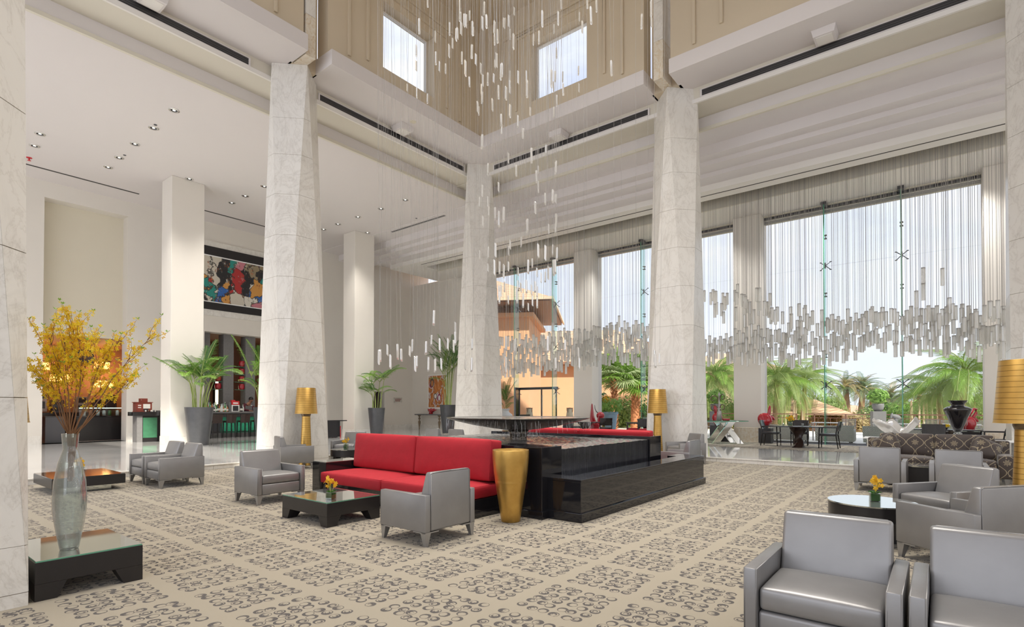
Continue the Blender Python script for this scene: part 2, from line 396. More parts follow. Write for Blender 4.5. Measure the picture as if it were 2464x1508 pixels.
# ------------------------------------------------------------------ geometry helpers
class G:
    "collects faces for ONE mesh"
    def __init__(s): s.v = []; s.f = []; s.mi = []; s.cur = 0
    def face(s, pts):
        i = len(s.v); s.v += [tuple(p) for p in pts]; s.f.append(tuple(range(i, i+len(pts)))); s.mi.append(s.cur)
    def add(s, vs, fs):
        i = len(s.v); s.v += [tuple(p) for p in vs]; s.f += [tuple(i+k for k in f) for f in fs]; s.mi += [s.cur]*len(fs)
    def box(s, x0, y0, z0, x1, y1, z1):
        s.hexa([(x0, y0, z0), (x1, y0, z0), (x1, y1, z0), (x0, y1, z0), (x0, y0, z1), (x1, y0, z1), (x1, y1, z1), (x0, y1, z1)])
    def hexa(s, p): s.add(p, [(3, 2, 1, 0), (4, 5, 6, 7), (0, 1, 5, 4), (1, 2, 6, 5), (2, 3, 7, 6), (3, 0, 4, 7)])
    def prism(s, poly, axis, a, b):
        def P(u, v, w): return {'x': (w, u, v), 'y': (u, w, v), 'z': (u, v, w)}[axis]
        n = len(poly); vs = [P(u, v, a) for u, v in poly] + [P(u, v, b) for u, v in poly]
        s.add(vs, [tuple(range(n-1, -1, -1)), tuple(range(n, 2*n))] + [(i, (i+1) % n, n+(i+1) % n, n+i) for i in range(n)])
    def lathe(s, prof, n=32, c=(0, 0, 0), cap=True):
        i0 = len(s.v); m = len(prof)
        for k in range(n):
            a = 2*PI*k/n
            for r, z in prof: s.v.append((c[0]+r*math.cos(a), c[1]+r*math.sin(a), c[2]+z))
        for k in range(n):
            for j in range(m-1):
                a = i0+k*m+j; b = i0+((k+1) % n)*m+j
                s.f.append((a, b, b+1, a+1)); s.mi.append(s.cur)
        if cap:
            for j in (0, m-1):
                if prof[j][0] > 1e-4: s.f.append(tuple(i0+k*m+j for k in (range(n-1, -1, -1) if j == 0 else range(n)))); s.mi.append(s.cur)
    def tube(s, pts, r, n=6, cap=True):
        pts = [Vector(p) for p in pts]; i0 = len(s.v); rs = r if hasattr(r, '__len__') else [r]*len(pts)
        for k, p in enumerate(pts):
            d = (pts[min(k+1, len(pts)-1)] - pts[max(k-1, 0)])
            d = d.normalized() if d.length > 1e-9 else Vector((0, 0, 1))
            u = d.cross(Vector((0, 0, 1)) if abs(d.z) < .95 else Vector((1, 0, 0))).normalized(); w = d.cross(u)
            for q in range(n):
                a = 2*PI*q/n; s.v.append(tuple(p + rs[k]*(u*math.cos(a)+w*math.sin(a))))
        for k in range(len(pts)-1):
            for q in range(n):
                a = i0+k*n+q; b = i0+k*n+(q+1) % n; s.f.append((a, b, b+n, a+n)); s.mi.append(s.cur)
        if cap:
            s.f.append(tuple(range(i0, i0+n))); s.f.append(tuple(range(i0+len(pts)*n-1, i0+(len(pts)-1)*n-1, -1))); s.mi += [s.cur]*2
    def mesh(s, name, mats, smooth=False, bevel=0, seg=2, fix=True):
        me = bpy.data.meshes.new(name); me.from_pydata(s.v, [], s.f)
        for m in (mats if isinstance(mats, (list, tuple)) else [mats]): me.materials.append(mat(m))
        if any(s.mi): me.polygons.foreach_set('material_index', s.mi)
        if fix or bevel:
            bm = bmesh.new(); bm.from_mesh(me)
            if bevel:
                bmesh.ops.remove_doubles(bm, verts=bm.verts, dist=1e-5)
                es = [e for e in bm.edges if len(e.link_faces) == 2 and e.calc_face_angle(0) > .35]
                bmesh.ops.bevel(bm, geom=es, offset=bevel, segments=seg, profile=.5, affect='EDGES', clamp_overlap=True)
            bmesh.ops.recalc_face_normals(bm, faces=bm.faces); bm.to_mesh(me); bm.free()
        if smooth: me.polygons.foreach_set('use_smooth', [True]*len(me.polygons))
        me.update(); return me
def link(name, me, parent=None, loc=None, rz=None):
    o = bpy.data.objects.new(name, me); COL.objects.link(o)
    if parent: o.parent = parent
    if loc is not None: o.location = loc
    if rz is not None: o.rotation_euler = (0, 0, rz)
    return o
def ob(name, g, m, parent=None, smooth=False, bevel=0, seg=2, loc=None, rz=None, fix=True):
    return link(name, g.mesh(name, m, smooth, bevel, seg, fix), parent, loc, rz)
def sm(o, ang=.6):
    "smooth shading split at sharp edges"
    me = o.data; me.polygons.foreach_set('use_smooth', [True]*len(me.polygons))
    bm = bmesh.new(); bm.from_mesh(me)
    for e in bm.edges: e.smooth = not (len(e.link_faces) == 2 and e.calc_face_angle(0) > ang)
    bm.to_mesh(me); bm.free(); return o
def tag(o, label=None, cat=None, group=None, kind=None):
    for k, v in (('label', label), ('category', cat), ('group', group), ('kind', kind)):
        if v: o[k] = v
    return o
def thing(name, label, cat, loc=(0, 0, 0), rz=0, group=None):
    o = bpy.data.objects.new(name, None); COL.objects.link(o); o.location = loc; o.rotation_euler = (0, 0, rz)
    o.empty_display_size = .1; return tag(o, label, cat, group)
def struct(name, g, m, parent=None, **k): return tag(ob(name, g, m, parent, **k), kind=None if parent else 'structure')
KIDS = {}
def dup(root, loc, rz, label=None, group=None):
    if not KIDS:
        pass
    r = root.copy(); COL.objects.link(r); r.location = loc; r.rotation_euler = (0, 0, rz)
    if label: r['label'] = label
    if group: r['group'] = group
    for ch in root.children:
        c = ch.copy(); COL.objects.link(c); c.parent = r
        for g in ch.children:
            d = g.copy(); COL.objects.link(d); d.parent = c
    return r
def bx(*a):
    g = G(); g.box(*a); return g
def cushion(w, d, h, puff=.02, nx=8, ny=8, edge=None):
    "a soft rounded box with crowned faces, bottom at z=0"
    r = min(edge or .032, h*.45); g = G(); H = (w/2, d/2, h/2)
    def ax(hh, n):
        a = [-hh+r*(1-math.cos(k*PI/6)) for k in range(3)]; m = [-hh+r+(2*hh-2*r)*k/n for k in range(n+1)]
        return a + m + [-x for x in a[::-1]]
    A = (ax(H[0], nx), ax(H[1], ny), ax(H[2], 3)); idx = {}
    def V(i, j, k):
        key = (i, j, k)
        if key in idx: return idx[key]
        p = Vector((A[0][i], A[1][j], A[2][k])); q_ = Vector([max(-H[m]+r, min(H[m]-r, p[m])) for m in range(3)]); e = p-q_
        if e.length > 1e-9: p = q_+e.normalized()*r
        u, v, t_ = (p[m]/H[m] for m in range(3)); c = max(0, 1-u**4)*max(0, 1-v**4)
        p.z += puff*c*(1 if p.z > 0 else -.3)*min(1, abs(t_)*1.2); p.y += v*puff*.25*max(0, 1-t_*t_)*max(0, 1-u**4); p.x += u*puff*.25*max(0, 1-t_*t_)*max(0, 1-v**4)
        p.z += H[2]; idx[key] = len(g.v); g.v.append(tuple(p)); return idx[key]
    n = [len(a)-1 for a in A]
    def quad(a, b, c, e): g.f.append((a, b, c, e)); g.mi.append(0)
    for i in range(n[0]):
        for j in range(n[1]):
            for k in (0, n[2]): quad(V(i, j, k), V(i+1, j, k), V(i+1, j+1, k), V(i, j+1, k))
        for k in range(n[2]):
            for j in (0, n[1]): quad(V(i, j, k), V(i+1, j, k), V(i+1, j, k+1), V(i, j, k+1))
    for j in range(n[1]):
        for k in range(n[2]):
            for i in (0, n[0]): quad(V(i, j, k), V(i, j+1, k), V(i, j+1, k+1), V(i, j, k+1))
    return g
# ------------------------------------------------------------------ the setting
FZ = .116                                             # raised marble floor
tag(ob('floor', bx(-9, -11, -.2, 14.47, 13.42, 0), 'carpet'), kind='structure')
g = G(); g.box(14.45, -11, -.3, 22.5, 26.5, FZ); g.box(-9, 13.4, -.3, 14.45, 26.5, FZ)
tag(ob('floor_marble', g, 'marble_floor_stone'), kind='structure')
g = G(); g.box(14.42, -11, .088, 14.47, 13.45, FZ+.003); g.box(-9, 13.37, .088, 14.42, 13.45, FZ+.003)
tag(ob('trim_step_nosing', g, 'marble', bevel=.008), kind='structure')
g = G()
for k in range(20): g.box(14.432, -10.9+k*1.2, .0, 14.46, -10.9+k*1.2+1.192, .088)
for k in range(19): g.box(-8.9+k*1.2, 13.385, 0, -8.9+k*1.2+1.192, 13.41, .088)
tag(ob('trim_step_riser', g, 'marble'), kind='structure')
for cx0 in (18.4,):
    tag(ob('floor_dining_carpet', bx(18.4, -10, FZ-.02, 21.5, 19.6, FZ+.006), 'carpet'), kind='structure')
tag(ob('floor_terrace', bx(22.5, -40, -.3, 34, 40, .10), 'terrace_stone'), kind='structure')
tag(ob('floor_ground', bx(34, -140, -3.2, 240, 160, -2.9), 'ground_earth'), kind='structure')

Z1, Z2, Z3 = 10.37, 9.98, 9.58
PX_, PY_ = (.25, 7.55, 14.85), (-1.76, 5.94, 13.6)
# hall ceiling in two wings
tag(ob('ceiling', bx(-9, 14.68, Z3, 15.64, 26.4, Z2), 'ceiling_paint'), kind='structure')
tag(ob('ceiling_right', bx(15.64, -11, Z3-.02, 23, 26.4, Z2), 'ceiling_paint'), kind='structure')
# ring beams with their vent faces
tag(ob('trim_beam_left', bx(-9, 13.76, Z2, 14.76, 14.68, 10.8), 'beam_paint'), kind='structure')
tag(ob('trim_beam_right', bx(14.76, -11, Z2-.03, 15.68, 14.68, 10.8), 'beam_paint'), kind='structure')
g = G(); g.box(-9, 13.72, Z2-.02, 14.72, 13.78, Z2+.09); g.box(14.72, -11, Z2-.05, 14.78, 13.78, Z2+.06)
tag(ob('trim_beam_edge', g, 'white_paint'), kind='structure')
g = G(); g.box(-9, 14.62, Z3-.03, 15.60, 14.70, Z3+.06); g.box(15.58, -11, Z3-.05, 15.66, 14.70, Z3+.04)
tag(ob('trim_ceiling_lip', g, 'beam_paint'), kind='structure')
# soffits round the lantern, notched at each pillar
for nm, a, b in (('left', -9, 7.25), ('middle', 7.91, 13.69)):
    tag(ob('ceiling_soffit_'+nm, bx(a, 12.42, Z1, b, 13.80, 10.77), 'ceiling_paint', bevel=.004), kind='structure')
tag(ob('ceiling_soffit_corner', bx(13.69, 6.40, Z1, 14.80, 13.80, 10.77), 'ceiling_paint', bevel=.004), kind='structure')
tag(ob('ceiling_soffit_right', bx(13.69, -1.4, Z1, 14.80, 5.67, 10.77), 'ceiling_paint', bevel=.004), kind='structure')
tag(ob('ceiling_soffit_far_right', bx(13.69, -11, Z1, 14.80, -2.1, 10.77), 'ceiling_paint', bevel=.004), kind='structure')
g = G(); g.box(7.2, 13.18, Z1, 7.95, 13.80, 14.6); g.box(14.36, 5.6, Z1, 14.8, 6.45, 14.6); g.box(14.36, -2.2, Z1, 14.8, -1.3, 14.6)
tag(ob('wall_notch', g, 'lantern_paint'), kind='structure')
for k, (x0, y0, x1, y1) in enumerate(((7.29, 12.60, 7.56, 13.2), (13.74, 5.86, 14.4, 6.13), (13.74, -1.86, 14.4, -1.59))):
    p = thing('marble_post', ('slim marble post rising above the left pillar into the lantern', 'slim marble post rising above the middle right pillar', 'slim marble post above the pillar at the right edge')[k], 'post', ((x0+x1)/2, (y0+y1)/2, Z1))
    hx, hy = (x1-x0)/2, (y1-y0)/2
    for j in range(4): ob('marble_block', bx(-hx, -hy, j*1.06+.002, hx, hy, j*1.06+1.055), 'marble_gold' if j == 0 else 'marble', p, bevel=.004)
# lantern walls with windows (left wall y=12.62, right wall x=13.76)
def wall_with_holes(axis, c0, c1, a0, a1, z0, z1, holes):
    g = G()
    def B(p, q, r, s_):
        if axis == 'y': g.box(p, c0, r, q, c1, s_)
        else: g.box(c0, p, r, c1, q, s_)
    x = a0
    for (h0, h1, k0, k1) in sorted(holes):
        B(x, h0, z0, z1); B(h0, h1, z0, k0); B(h0, h1, k1, z1); x = h1
    B(x, a1, z0, z1); return g
LW = [(9.69, 11.66, 11.26, 13.19)]; RW = [(8.26, 10.33, 11.28, 13.20)]
g = wall_with_holes('y', 12.62, 13.1, 7.92, 13.76, 10.77, 14.6, LW); g2 = wall_with_holes('y', 12.62, 13.1, -9, 7.24, 10.77, 14.6, [(2.6, 4.6, 11.26, 13.19)])
g.add(g2.v, g2.f); tag(ob('wall_lantern_left', g, 'lantern_paint'), kind='structure')
g = wall_with_holes('x', 13.76, 14.2, 6.42, 13.1, 10.77, 14.6, RW); g2 = wall_with_holes('x', 13.76, 14.2, -1.4, 5.65, 10.77, 14.6, [(1, 3, 11.28, 13.2)])
g.add(g2.v, g2.f); tag(ob('wall_lantern_right', g, 'lantern_paint'), kind='structure')
tag(ob('ceiling_lantern', bx(.9, -2, 14.5, 14.2, 13.1, 14.7), 'lantern_paint'), kind='structure')
tag(ob('wall_lantern_sun_block', bx(.9, -2, 10.4, 14.8, -1.7, 14.6), 'lantern_paint'), kind='structure')  # unseen wall, added without windows to keep sun off the left lantern wall
tag(ob('ceiling_near', bx(-9, -11, Z1, .9, 12.4, 10.77), 'ceiling_paint'), kind='structure')
tag(ob('ceiling_front', bx(.9, -11, Z1, 13.69, -1.7, 10.77), 'ceiling_paint'), kind='structure')
def lantern_window(n, axis, c, a0, a1, z0, z1):
    f = G(); w = .05
    def B(g, p, q, r, s_, d0=0, d1=.06):
        if axis == 'y': g.box(p, c+d0, r, q, c+d1, s_)
        else: g.box(c+d0, p, r, c+d1, q, s_)
    B(f, a0, a0+w, z0, z1); B(f, a1-w, a1, z0, z1); B(f, a0+w, a1-w, z0, z0+w); B(f, a0+w, a1-w, z1-w, z1)
    o = tag(ob('window_%d' % n, f, 'white_plain'), kind='structure')
    p = G(); B(p, a0+w, a1-w, z0+w, z1-w, .02, .035); ob('glass_pane', p, 'window_glass', o)
lantern_window(1, 'y', 12.95, *LW[0]); lantern_window(2, 'x', 14.07, *RW[0]); lantern_window(3, 'y', 12.95, 2.6, 4.6, 11.26, 13.19); lantern_window(4, 'x', 14.07, 1, 3, 11.28, 13.2)
def moulding(n, axis, c, cen, rows):
    g = G()
    for half, zb, zt in rows:
        w = .085
        for s in (-1, 1):
            a = cen+s*half
            if axis == 'y': g.box(a-w/2, c-.055, zb, a+w/2, c+.01, zt)
            else: g.box(c-.055, a-w/2, zb, c+.01, a+w/2, zt)
        if axis == 'y': g.box(cen-half+w/2, c-.055, zt-w, cen+half-w/2, c+.01, zt)
        else: g.box(c-.055, cen-half+w/2, zt-w, c+.01, cen+half-w/2, zt)
    tag(ob('trim_%d' % n, g, 'lantern_paint', bevel=.01), kind='structure')
moulding(1, 'y', 12.62, 10.675, ((2.13, 10.98, 13.80), (1.53, 11.16, 13.50))); moulding(2, 'x', 13.76, 9.295, ((2.22, 10.92, 13.76), (1.64, 11.16, 13.56)))
moulding(3, 'y', 12.62, 4.1, ((2.4, 10.98, 13.80), (1.8, 11.16, 13.50))); moulding(4, 'x', 13.76, 2.1, ((2.9, 10.92, 13.76), (2.2, 11.16, 13.56)))
# stepped ceiling tiers towards the window
for k, (x, z) in enumerate(((16.61, 9.25), (17.0, 9.11), (17.56, 8.97))):
    x1 = (17.0, 17.56, 18.18)[k]
    tag(ob('ceiling_tier_%d' % (k+1), bx(x, -11, z, x1+.5, (26.4, 26.4, 23.3)[k], Z3), 'ceiling_paint', bevel=.006), kind='structure')
g = G(); g.box(18.18, -11, 8.775, 19.04, 23.05, Z3-.03); g.box(19.84, -11, 8.775, 22.7, 23.05, Z3-.03); g.box(19.04, 21.2, 8.775, 19.84, 23.05, Z3-.03)
tag(ob('ceiling_low', g, 'white_paint'), kind='structure')
tag(ob('trim_recess', bx(19.86-.03, -11, 8.70, 19.90, 21.2, 9.10), 'beam_paint'), kind='structure')
tag(ob('trim_slot_line', bx(18.55, -11, 8.765, 18.59, 21, 8.78), 'grille_dark'), kind='structure')  # dark strip for the slot in the low ceiling
g = G()
for k in range(14): g.box(19.045, -10.9+k*2.29, 9.07, 19.84, -10.9+k*2.29+2.28, 9.12)
tag(ob('ceiling_foil', g, 'foil_ceiling'), kind='structure')
g = G()
for k in range(5): g.box(19.6-.02, -10+k*6, 9.03, 19.62, -10+k*6+5.9, 9.06)
# walls
WY = 25.35
g = wall_with_holes('y', WY, WY+.6, -9, 18.9, 0, 9.62, [(4.65, 7.17, FZ, 9.0), (10.0, 13.2, FZ, 4.77)])
g.box(19.64, WY, 0, 23, WY+.6, 9.62); g.box(18.9, WY, 2.36, 19.64, WY+.6, 9.62)
tag(ob('wall_left', g, 'wall_paint'), kind='structure')
tag(ob('wall_left_recess', bx(4.6, 25.9, 4.15, 7.3, 26.1, 9.3), 'wall_cream'), kind='structure')
g = G(); g.box(-9, WY-.03, FZ, 4.62, WY+.01, .42); g.box(7.2, WY-.03, FZ, 9.98, WY+.01, .42); g.box(13.22, WY-.03, FZ, 18.9, WY+.01, .42); g.box(19.66, WY-.03, FZ, 21.7, WY+.01, .42)
tag(ob('baseboard_left', g, 'marble'), kind='structure')
tag(ob('wall_far', bx(21.72, 20.4, 0, 22.3, 25.4, 8.8), 'wall_paint'), kind='structure')
tag(ob('baseboard_far', bx(21.69, 20.4, FZ, 21.73, 25.34, .42), 'marble'), kind='structure')
tag(ob('wall_sun_block', bx(-9, -11.4, 0, 23, -11, 10.8), 'wall_paint'), kind='structure')  # unseen wall on the right, added to block sun from the hall
for k, x in enumerate((7.8, 15.27)):
    t = thing('square_column', ('plain white square column behind the large potted palm at left', 'plain white square column left of the arching potted palm')[k], 'column', (x, 21.65, FZ))
    ob('shaft', bx(-.53, -.45, .3, .53, .45, Z3-FZ-.002), 'wall_paint', t, bevel=.01); ob('plinth', bx(-.545, -.465, 0, .545, .465, .3), 'marble', t, bevel=.006)
# window wall
for k, y in enumerate((13.16, 5.83, -1.57)):
    t = thing('window_column', ('white column in the window wall between the two left bays', 'white column in the window wall behind the middle crystal curtain', 'white column at the right end of the window wall')[k], 'column', (21.95, y, FZ))
    ob('shaft', bx(-.42, -.5, .55, .48, .5, 8.775-FZ-.002), 'wall_paint', t, bevel=.01); ob('plinth', bx(-.43, -.51, 0, .49, .51, .55), 'marble_gold', t, bevel=.006)
GX = 22.12
def bay(n, y0, y1, fins, door=None):
    f = G(); f.box(GX-.04, y0, 8.66, GX+.1, y1, 8.775); f.box(GX-.05, y0, FZ-.02, GX+.08, y1, FZ+.05)
    o = tag(ob('window_%d' % n, f, 'steel_dark'), kind='structure')
    ob('blind_box', bx(GX+.02, y0, 8.50, GX+.16, y1, 8.62), 'mesh_steel', o)
    ob('head_lip', bx(GX-.12, y0, 8.74, GX-.04, y1, 8.774), 'wall_cream', o)
    ys = [y0]+list(fins)+[y1]; zs = [FZ+.05, 2.24, 4.45, 6.55, 8.66]
    for i in range(len(ys)-1):
        for j in range(4):
            if door and j == 0 and ys[i] >= door[0]-.01 and ys[i+1] <= door[1]+.01: continue
            ob('glass_pane', bx(GX, ys[i]+.006, zs[j]+.006, GX+.015, ys[i+1]-.006, zs[j+1]-.006), 'window_glass', o, fix=False)
    for y in fins:
        ob('glass_fin', bx(GX-.42, y-.012, FZ, GX-.03, y+.012, 8.70), ['glass_fin_green'], o, fix=False)
        ob('fin_edge', bx(GX-.428, y-.016, FZ, GX-.418, y+.016, 8.70), 'glass_edge', o, fix=False)
        ob('fin_shoe', bx(GX-.47, y-.09, 8.68, GX-.02, y+.09, 8.772), 'steel_dark', o)
        for z in zs[1:4]:
            s = G()
            for a in (-1, 1):
                for b in (-1, 1):
                    s.tube([(GX-.10, y, z), (GX-.05, y+a*.16, z+b*.14)], .014, 5); s.lathe([(0, -.0), (.035, 0), (.035, .02), (0, .02)], 8, (GX-.045, y+a*.16, z+b*.14-.01))
            s.tube([(GX-.14, y, z-.10), (GX-.14, y, z+.10)], .026, 6); ob('spider_fitting', s, 'steel_dark', o)
        for z in (3.3, 5.5, 7.6):
            s = G()
            for d in (-.06, .06): s.box(GX-.14, y-.05, z+d-.012, GX-.02, y+.05, z+d+.012)
            s.box(GX-.03, y-.01, z-.07, GX-.015, y+.01, z+.07); ob('clamp', s, 'steel_dark', o)
    return o
bay(5, -9, -2.07, (-4.4, -6.7)); bay(6, -1.07, 5.33, (3.24, .98)); bay(7, 6.33, 12.66, (10.3, 8.4))
w8 = bay(8, 13.66, 20.4, (17.4, 15.0), (15.0, 17.4))
for n, y0, y1, ang in ((1, 15.03, 15.98, 0), (2, 16.42, 17.37, -1.15)):
    d = G(); w = y1-y0
    d.box(-.03, 0, 0, .03, .05, 2.28); d.box(-.03, w-.05, 0, .03, w, 2.28); d.box(-.03, .05, 2.20, .03, w-.05, 2.28); d.box(-.03, .05, 0, .03, w-.05, .10)
    hinge = y0 if n == 1 else y1
    if n == 2: d.v = [(x, y-w, z) for x, y, z in d.v]
    o = tag(ob('door_%d' % n, d, 'steel_dark'), kind='structure'); o.location = (GX, hinge, FZ+.05); o.rotation_euler = (0, 0, ang)
    yy = 0 if n == 1 else -w
    ob('glass_pane', bx(-.006, yy+.05, .10, .006, yy+w-.05, 2.20), 'window_glass', o)
    h = G(); q = yy+(w-.12 if n == 1 else .12); h.tube([(-.07, q, .5), (-.07, q, 1.9)], .018, 8)
    for z in (.6, 1.8): h.tube([(-.07, q, z), (0, q, z)], .01, 6)
    ob('pull_handle', h, 'chrome', o)
ob('door_head', bx(GX-.1, 15.0, 2.34, GX+.1, 17.4, 2.46), 'steel_dark', w8)
# ------------------------------------------------------------------ marble pillars: square foot turning into a diamond head, clad in slabs
def pillar_proto():
    H = Z1; hw, r = .655, .63
    B = [(-hw, -hw), (hw, -hw), (hw, hw), (-hw, hw)]; T = [(0, -r), (r, 0), (0, r), (-r, 0)]
    zb = .10
    tri = []
    for k in range(4):
        tri.append([(*B[k], zb), (*B[(k+1) % 4], zb), (*T[k], H)])
        tri.append([(*B[(k+1) % 4], zb), (*T[(k+1) % 4], H), (*T[k], H)])
    cuts = [zb, .44, 1.52, 2.61, 3.69, 4.77, 5.84, 6.90, 7.95, 8.92, H]
    root = thing('marble_pillar', 'x', 'pillar')
    core = G(); s = .985
    core.add([(x*s, y*s, 0) for x, y in B] + [(x*s, y*s, zb) for x, y in B] + [(x*s, y*s, H-.001) for x, y in T],
             [(3, 2, 1, 0)] + [(k, (k+1) % 4, 4+(k+1) % 4, 4+k) for k in range(4)] + [(4+k, 4+(k+1) % 4, 8+k) for k in range(4)] + [(4+(k+1) % 4, 8+(k+1) % 4, 8+k) for k in range(4)] + [(8, 9, 10, 11)])
    ob('core', core, 'shadow_gap', root)
    for k in range(4):
        a = Vector((*B[k], 0)); b = Vector((*B[(k+1) % 4], 0))
        tri.append([(a.x, a.y, 0), (b.x, b.y, 0), (b.x, b.y, zb-.004), (a.x, a.y, zb-.004)])
    def clip(poly, z, keep_above):
        o = []
        for i in range(len(poly)):
            p, q = poly[i], poly[(i+1) % len(poly)]
            pi = (p.z >= z) if keep_above else (p.z <= z); qi = (q.z >= z) if keep_above else (q.z <= z)
            if pi: o.append(p)
            if pi != qi: o.append(p.lerp(q, (z-p.z)/(q.z-p.z)))
        return o
    for f in tri:
        f = [Vector(p) for p in f]
        nrm = (f[1]-f[0]).cross(f[2]-f[0]).normalized()
        for z0, z1 in zip(cuts, cuts[1:]) if f[2].z > 1 else ((0, 1),):
            q = clip(clip(f, z0, True), z1, False)
            if len(q) < 3: continue
            c = sum(q, Vector())/len(q)
            if max((p-c).length for p in q) < .05: continue
            q2 = [c + (p-c)*max(.5, 1-.0035/max(.02, (p-c).length)) for p in q]
            g = G(); n = len(q2)
            g.add([p+nrm*.0 for p in q2] + [p-nrm*.03 for p in q2], [tuple(range(n)), tuple(range(2*n-1, n-1, -1))] + [(i, n+i, n+(i+1) % n, (i+1) % n) for i in range(n)])
            ob('marble_slab', g, 'marble', root)
    return root
pp = pillar_proto()
PL = [(PX_[1], PY_[2], 'tapering marble pillar left of the red sofa, gold lamp at its foot'), (PX_[2], PY_[2], 'tapering marble pillar farthest back, rising behind the fountain bowl'),
      (PX_[2], PY_[1], 'tapering marble pillar right of the fountain with gold lamp in front'), (PX_[0], PY_[1], 'nearest marble pillar at left edge beside the tall flower vase'), (PX_[2], PY_[0], 'marble pillar at right edge behind the large gold lampshade')]
for k, (x, y, lab) in enumerate(PL):
    if k == 0: pp.location = (x, y, 0); pp['label'] = lab
    else: dup(pp, (x, y, 0), 0, lab)

# ------------------------------------------------------------------ ceiling fittings
def vent(x, y, L, axis, z, lab):
    t = thing('air_vent', lab, 'vent', (x, y, z), PI if axis == 'y' else -PI/2 if False else 0, 'dark slot vents under the soffit')
    t.rotation_euler = (0, 0, 0 if axis == 'y' else -PI/2)
    g = G(); g.box(-L/2-.05, -.025, -.11, -L/2, .0, .11); g.box(L/2, -.025, -.11, L/2+.05, 0, .11); g.box(-L/2, -.025, .085, L/2, 0, .11); g.box(-L/2, -.025, -.11, L/2, 0, -.085)
    ob('frame', g, 'ceiling_paint', t); ob('backing', bx(-L/2, -.012, -.085, L/2, -.004, .085), 'grille_dark', t)
    for k in range(3): ob('slat', bx(-L/2, -.022, -.055+k*.05, L/2, -.012, -.035+k*.05), 'steel_dark', t)
vent(11.27, 13.755, 5.78, 'y', 10.175, 'long dark slot vent left of the farthest marble pillar'); vent(3.6, 13.755, 5.6, 'y', 10.175, 'long dark slot vent at the upper left of the frame')
vent(14.755, 9.75, 6.0, 'x', 10.16, 'long dark slot vent between farthest pillar and pillar behind the lamp'); vent(14.755, 2.1, 6.1, 'x', 10.16, 'long dark slot vent at the upper right of the frame')
for x, y, lab in ((11.1, 13.45, 'square white ceiling box left of the farthest pillar'), (14.48, 9.75, 'square white ceiling box right of the farthest pillar'), (14.45, 2.1, 'square white ceiling box at upper right under the soffit'), (4.2, 13.45, 'square white ceiling box at upper left corner of the frame')):
    t = thing('ceiling_box', lab, 'speaker', (x, y, Z1), 0, 'square boxes under the soffit')
    g = G(); g.hexa([(-.22, -.22, -.16), (.22, -.22, -.16), (.22, .22, -.16), (-.22, .22, -.16), (-.26, -.26, 0), (.26, -.26, 0), (.26, .26, 0), (-.26, .26, 0)])
    ob('housing', g, 'ceiling_paint', t, bevel=.01); ob('cover', bx(-.17, -.17, -.172, .17, .17, -.158), 'white_paint', t)
g = G(); g.lathe([(0, -.02), (.09, -.02), (.10, 0), (0, 0)], 20); t = tag(ob('ceiling_disc', g, 'wall_cream', loc=(11.09, 12.95, Z1)), 'small round cream disc on soffit under left lantern window', 'sensor')
def downlight_proto():
    t = thing('downlight', 'x', 'downlight', (0, 0, 0), 0, 'round downlights in the hall ceiling')
    g = G(); g.lathe([(.085, -.012), (.13, -.014), (.135, 0), (.085, 0)], 20, cap=False); ob('trim_ring', g, 'chrome', t, smooth=True)
    g = G(); g.lathe([(0, .0), (.085, -.002), (.085, -.012)], 20, cap=False); ob('reflector', g, 'steel_dark', t, smooth=True)
    g = G(); g.lathe([(0, -.010), (.035, -.006), (.035, 0), (0, 0)], 12); ob('bulb', g, 'bulb', t); return t
dl = downlight_proto(); first = True
DLR = {16.52: 'nearest the beam', 18.04: 'second from the beam', 19.6: 'third from the beam', 21.08: 'fourth from the beam', 22.22: 'closest to the wall'}
for x, cn in ((5.70, 'row left of the painting'), (9.73, 'row in front of the painting'), (13.77, 'row right of the tall left pillar'), (1.8, 'row behind the left pillar')):
    for y, rn in DLR.items():
        lab = 'chrome round downlight %s in the %s' % (rn, cn)
        if first: dl.location = (x, y, Z3); dl['label'] = lab; first = False
        else: dup(dl, (x, y, Z3), 0, lab)
for x, y, lab in ((7.77, 21.06, 'chrome round downlight just before the left square column'), (15.29, 21.03, 'chrome round downlight just before the right square column'), (3.75, 21.1, 'chrome round downlight at left beside the near pillar'), (3.82, 22.2, 'chrome round downlight nearest the red sprinkler')):
    dup(dl, (x, y, Z3), 0, lab)
for x in (1.8, 5.7, 9.73, 13.77):
    for y in (17.0, 19.6): lamp('downlight_beam', 'SPOT', (x, y, Z3-.06), 520, (1, .95, .88), spot_size=1.9, spot_blend=.8, shadow_soft_size=.1)
for k, (x0, y0, x1, y1, lab) in enumerate(((3.0, 24.05, 7.15, 24.12, 'thin dark slot diffuser in the ceiling above the buffet'), (9.2, 23.92, 13.2, 23.99, 'thin dark slot diffuser in the ceiling above the painting'), (15.83, 16.5, 15.93, 20.0, 'thin pale slot diffuser beside the stepped ceiling tiers'))):
    tag(ob('slot_diffuser', bx(x0, y0, Z3-.035 if k == 2 else Z3-.015, x1, y1, Z3), 'stone_grey' if k == 2 else 'grille_dark'), lab, 'vent')
t = thing('fire_sprinkler', 'small red sprinkler head on ceiling near the left pillar', 'sprinkler', (3.9, 23.4, Z3))
g = G(); g.lathe([(0, -.02), (.07, -.02), (.08, 0), (0, 0)], 14); ob('flange', g, 'red_plastic', t); g = G(); g.tube([(0, 0, -.02), (0, 0, -.09)], .02, 8); g.lathe([(0, -.1), (.05, -.1), (.05, -.09), (0, -.09)], 10); ob('nozzle', g, 'red_plastic', t)
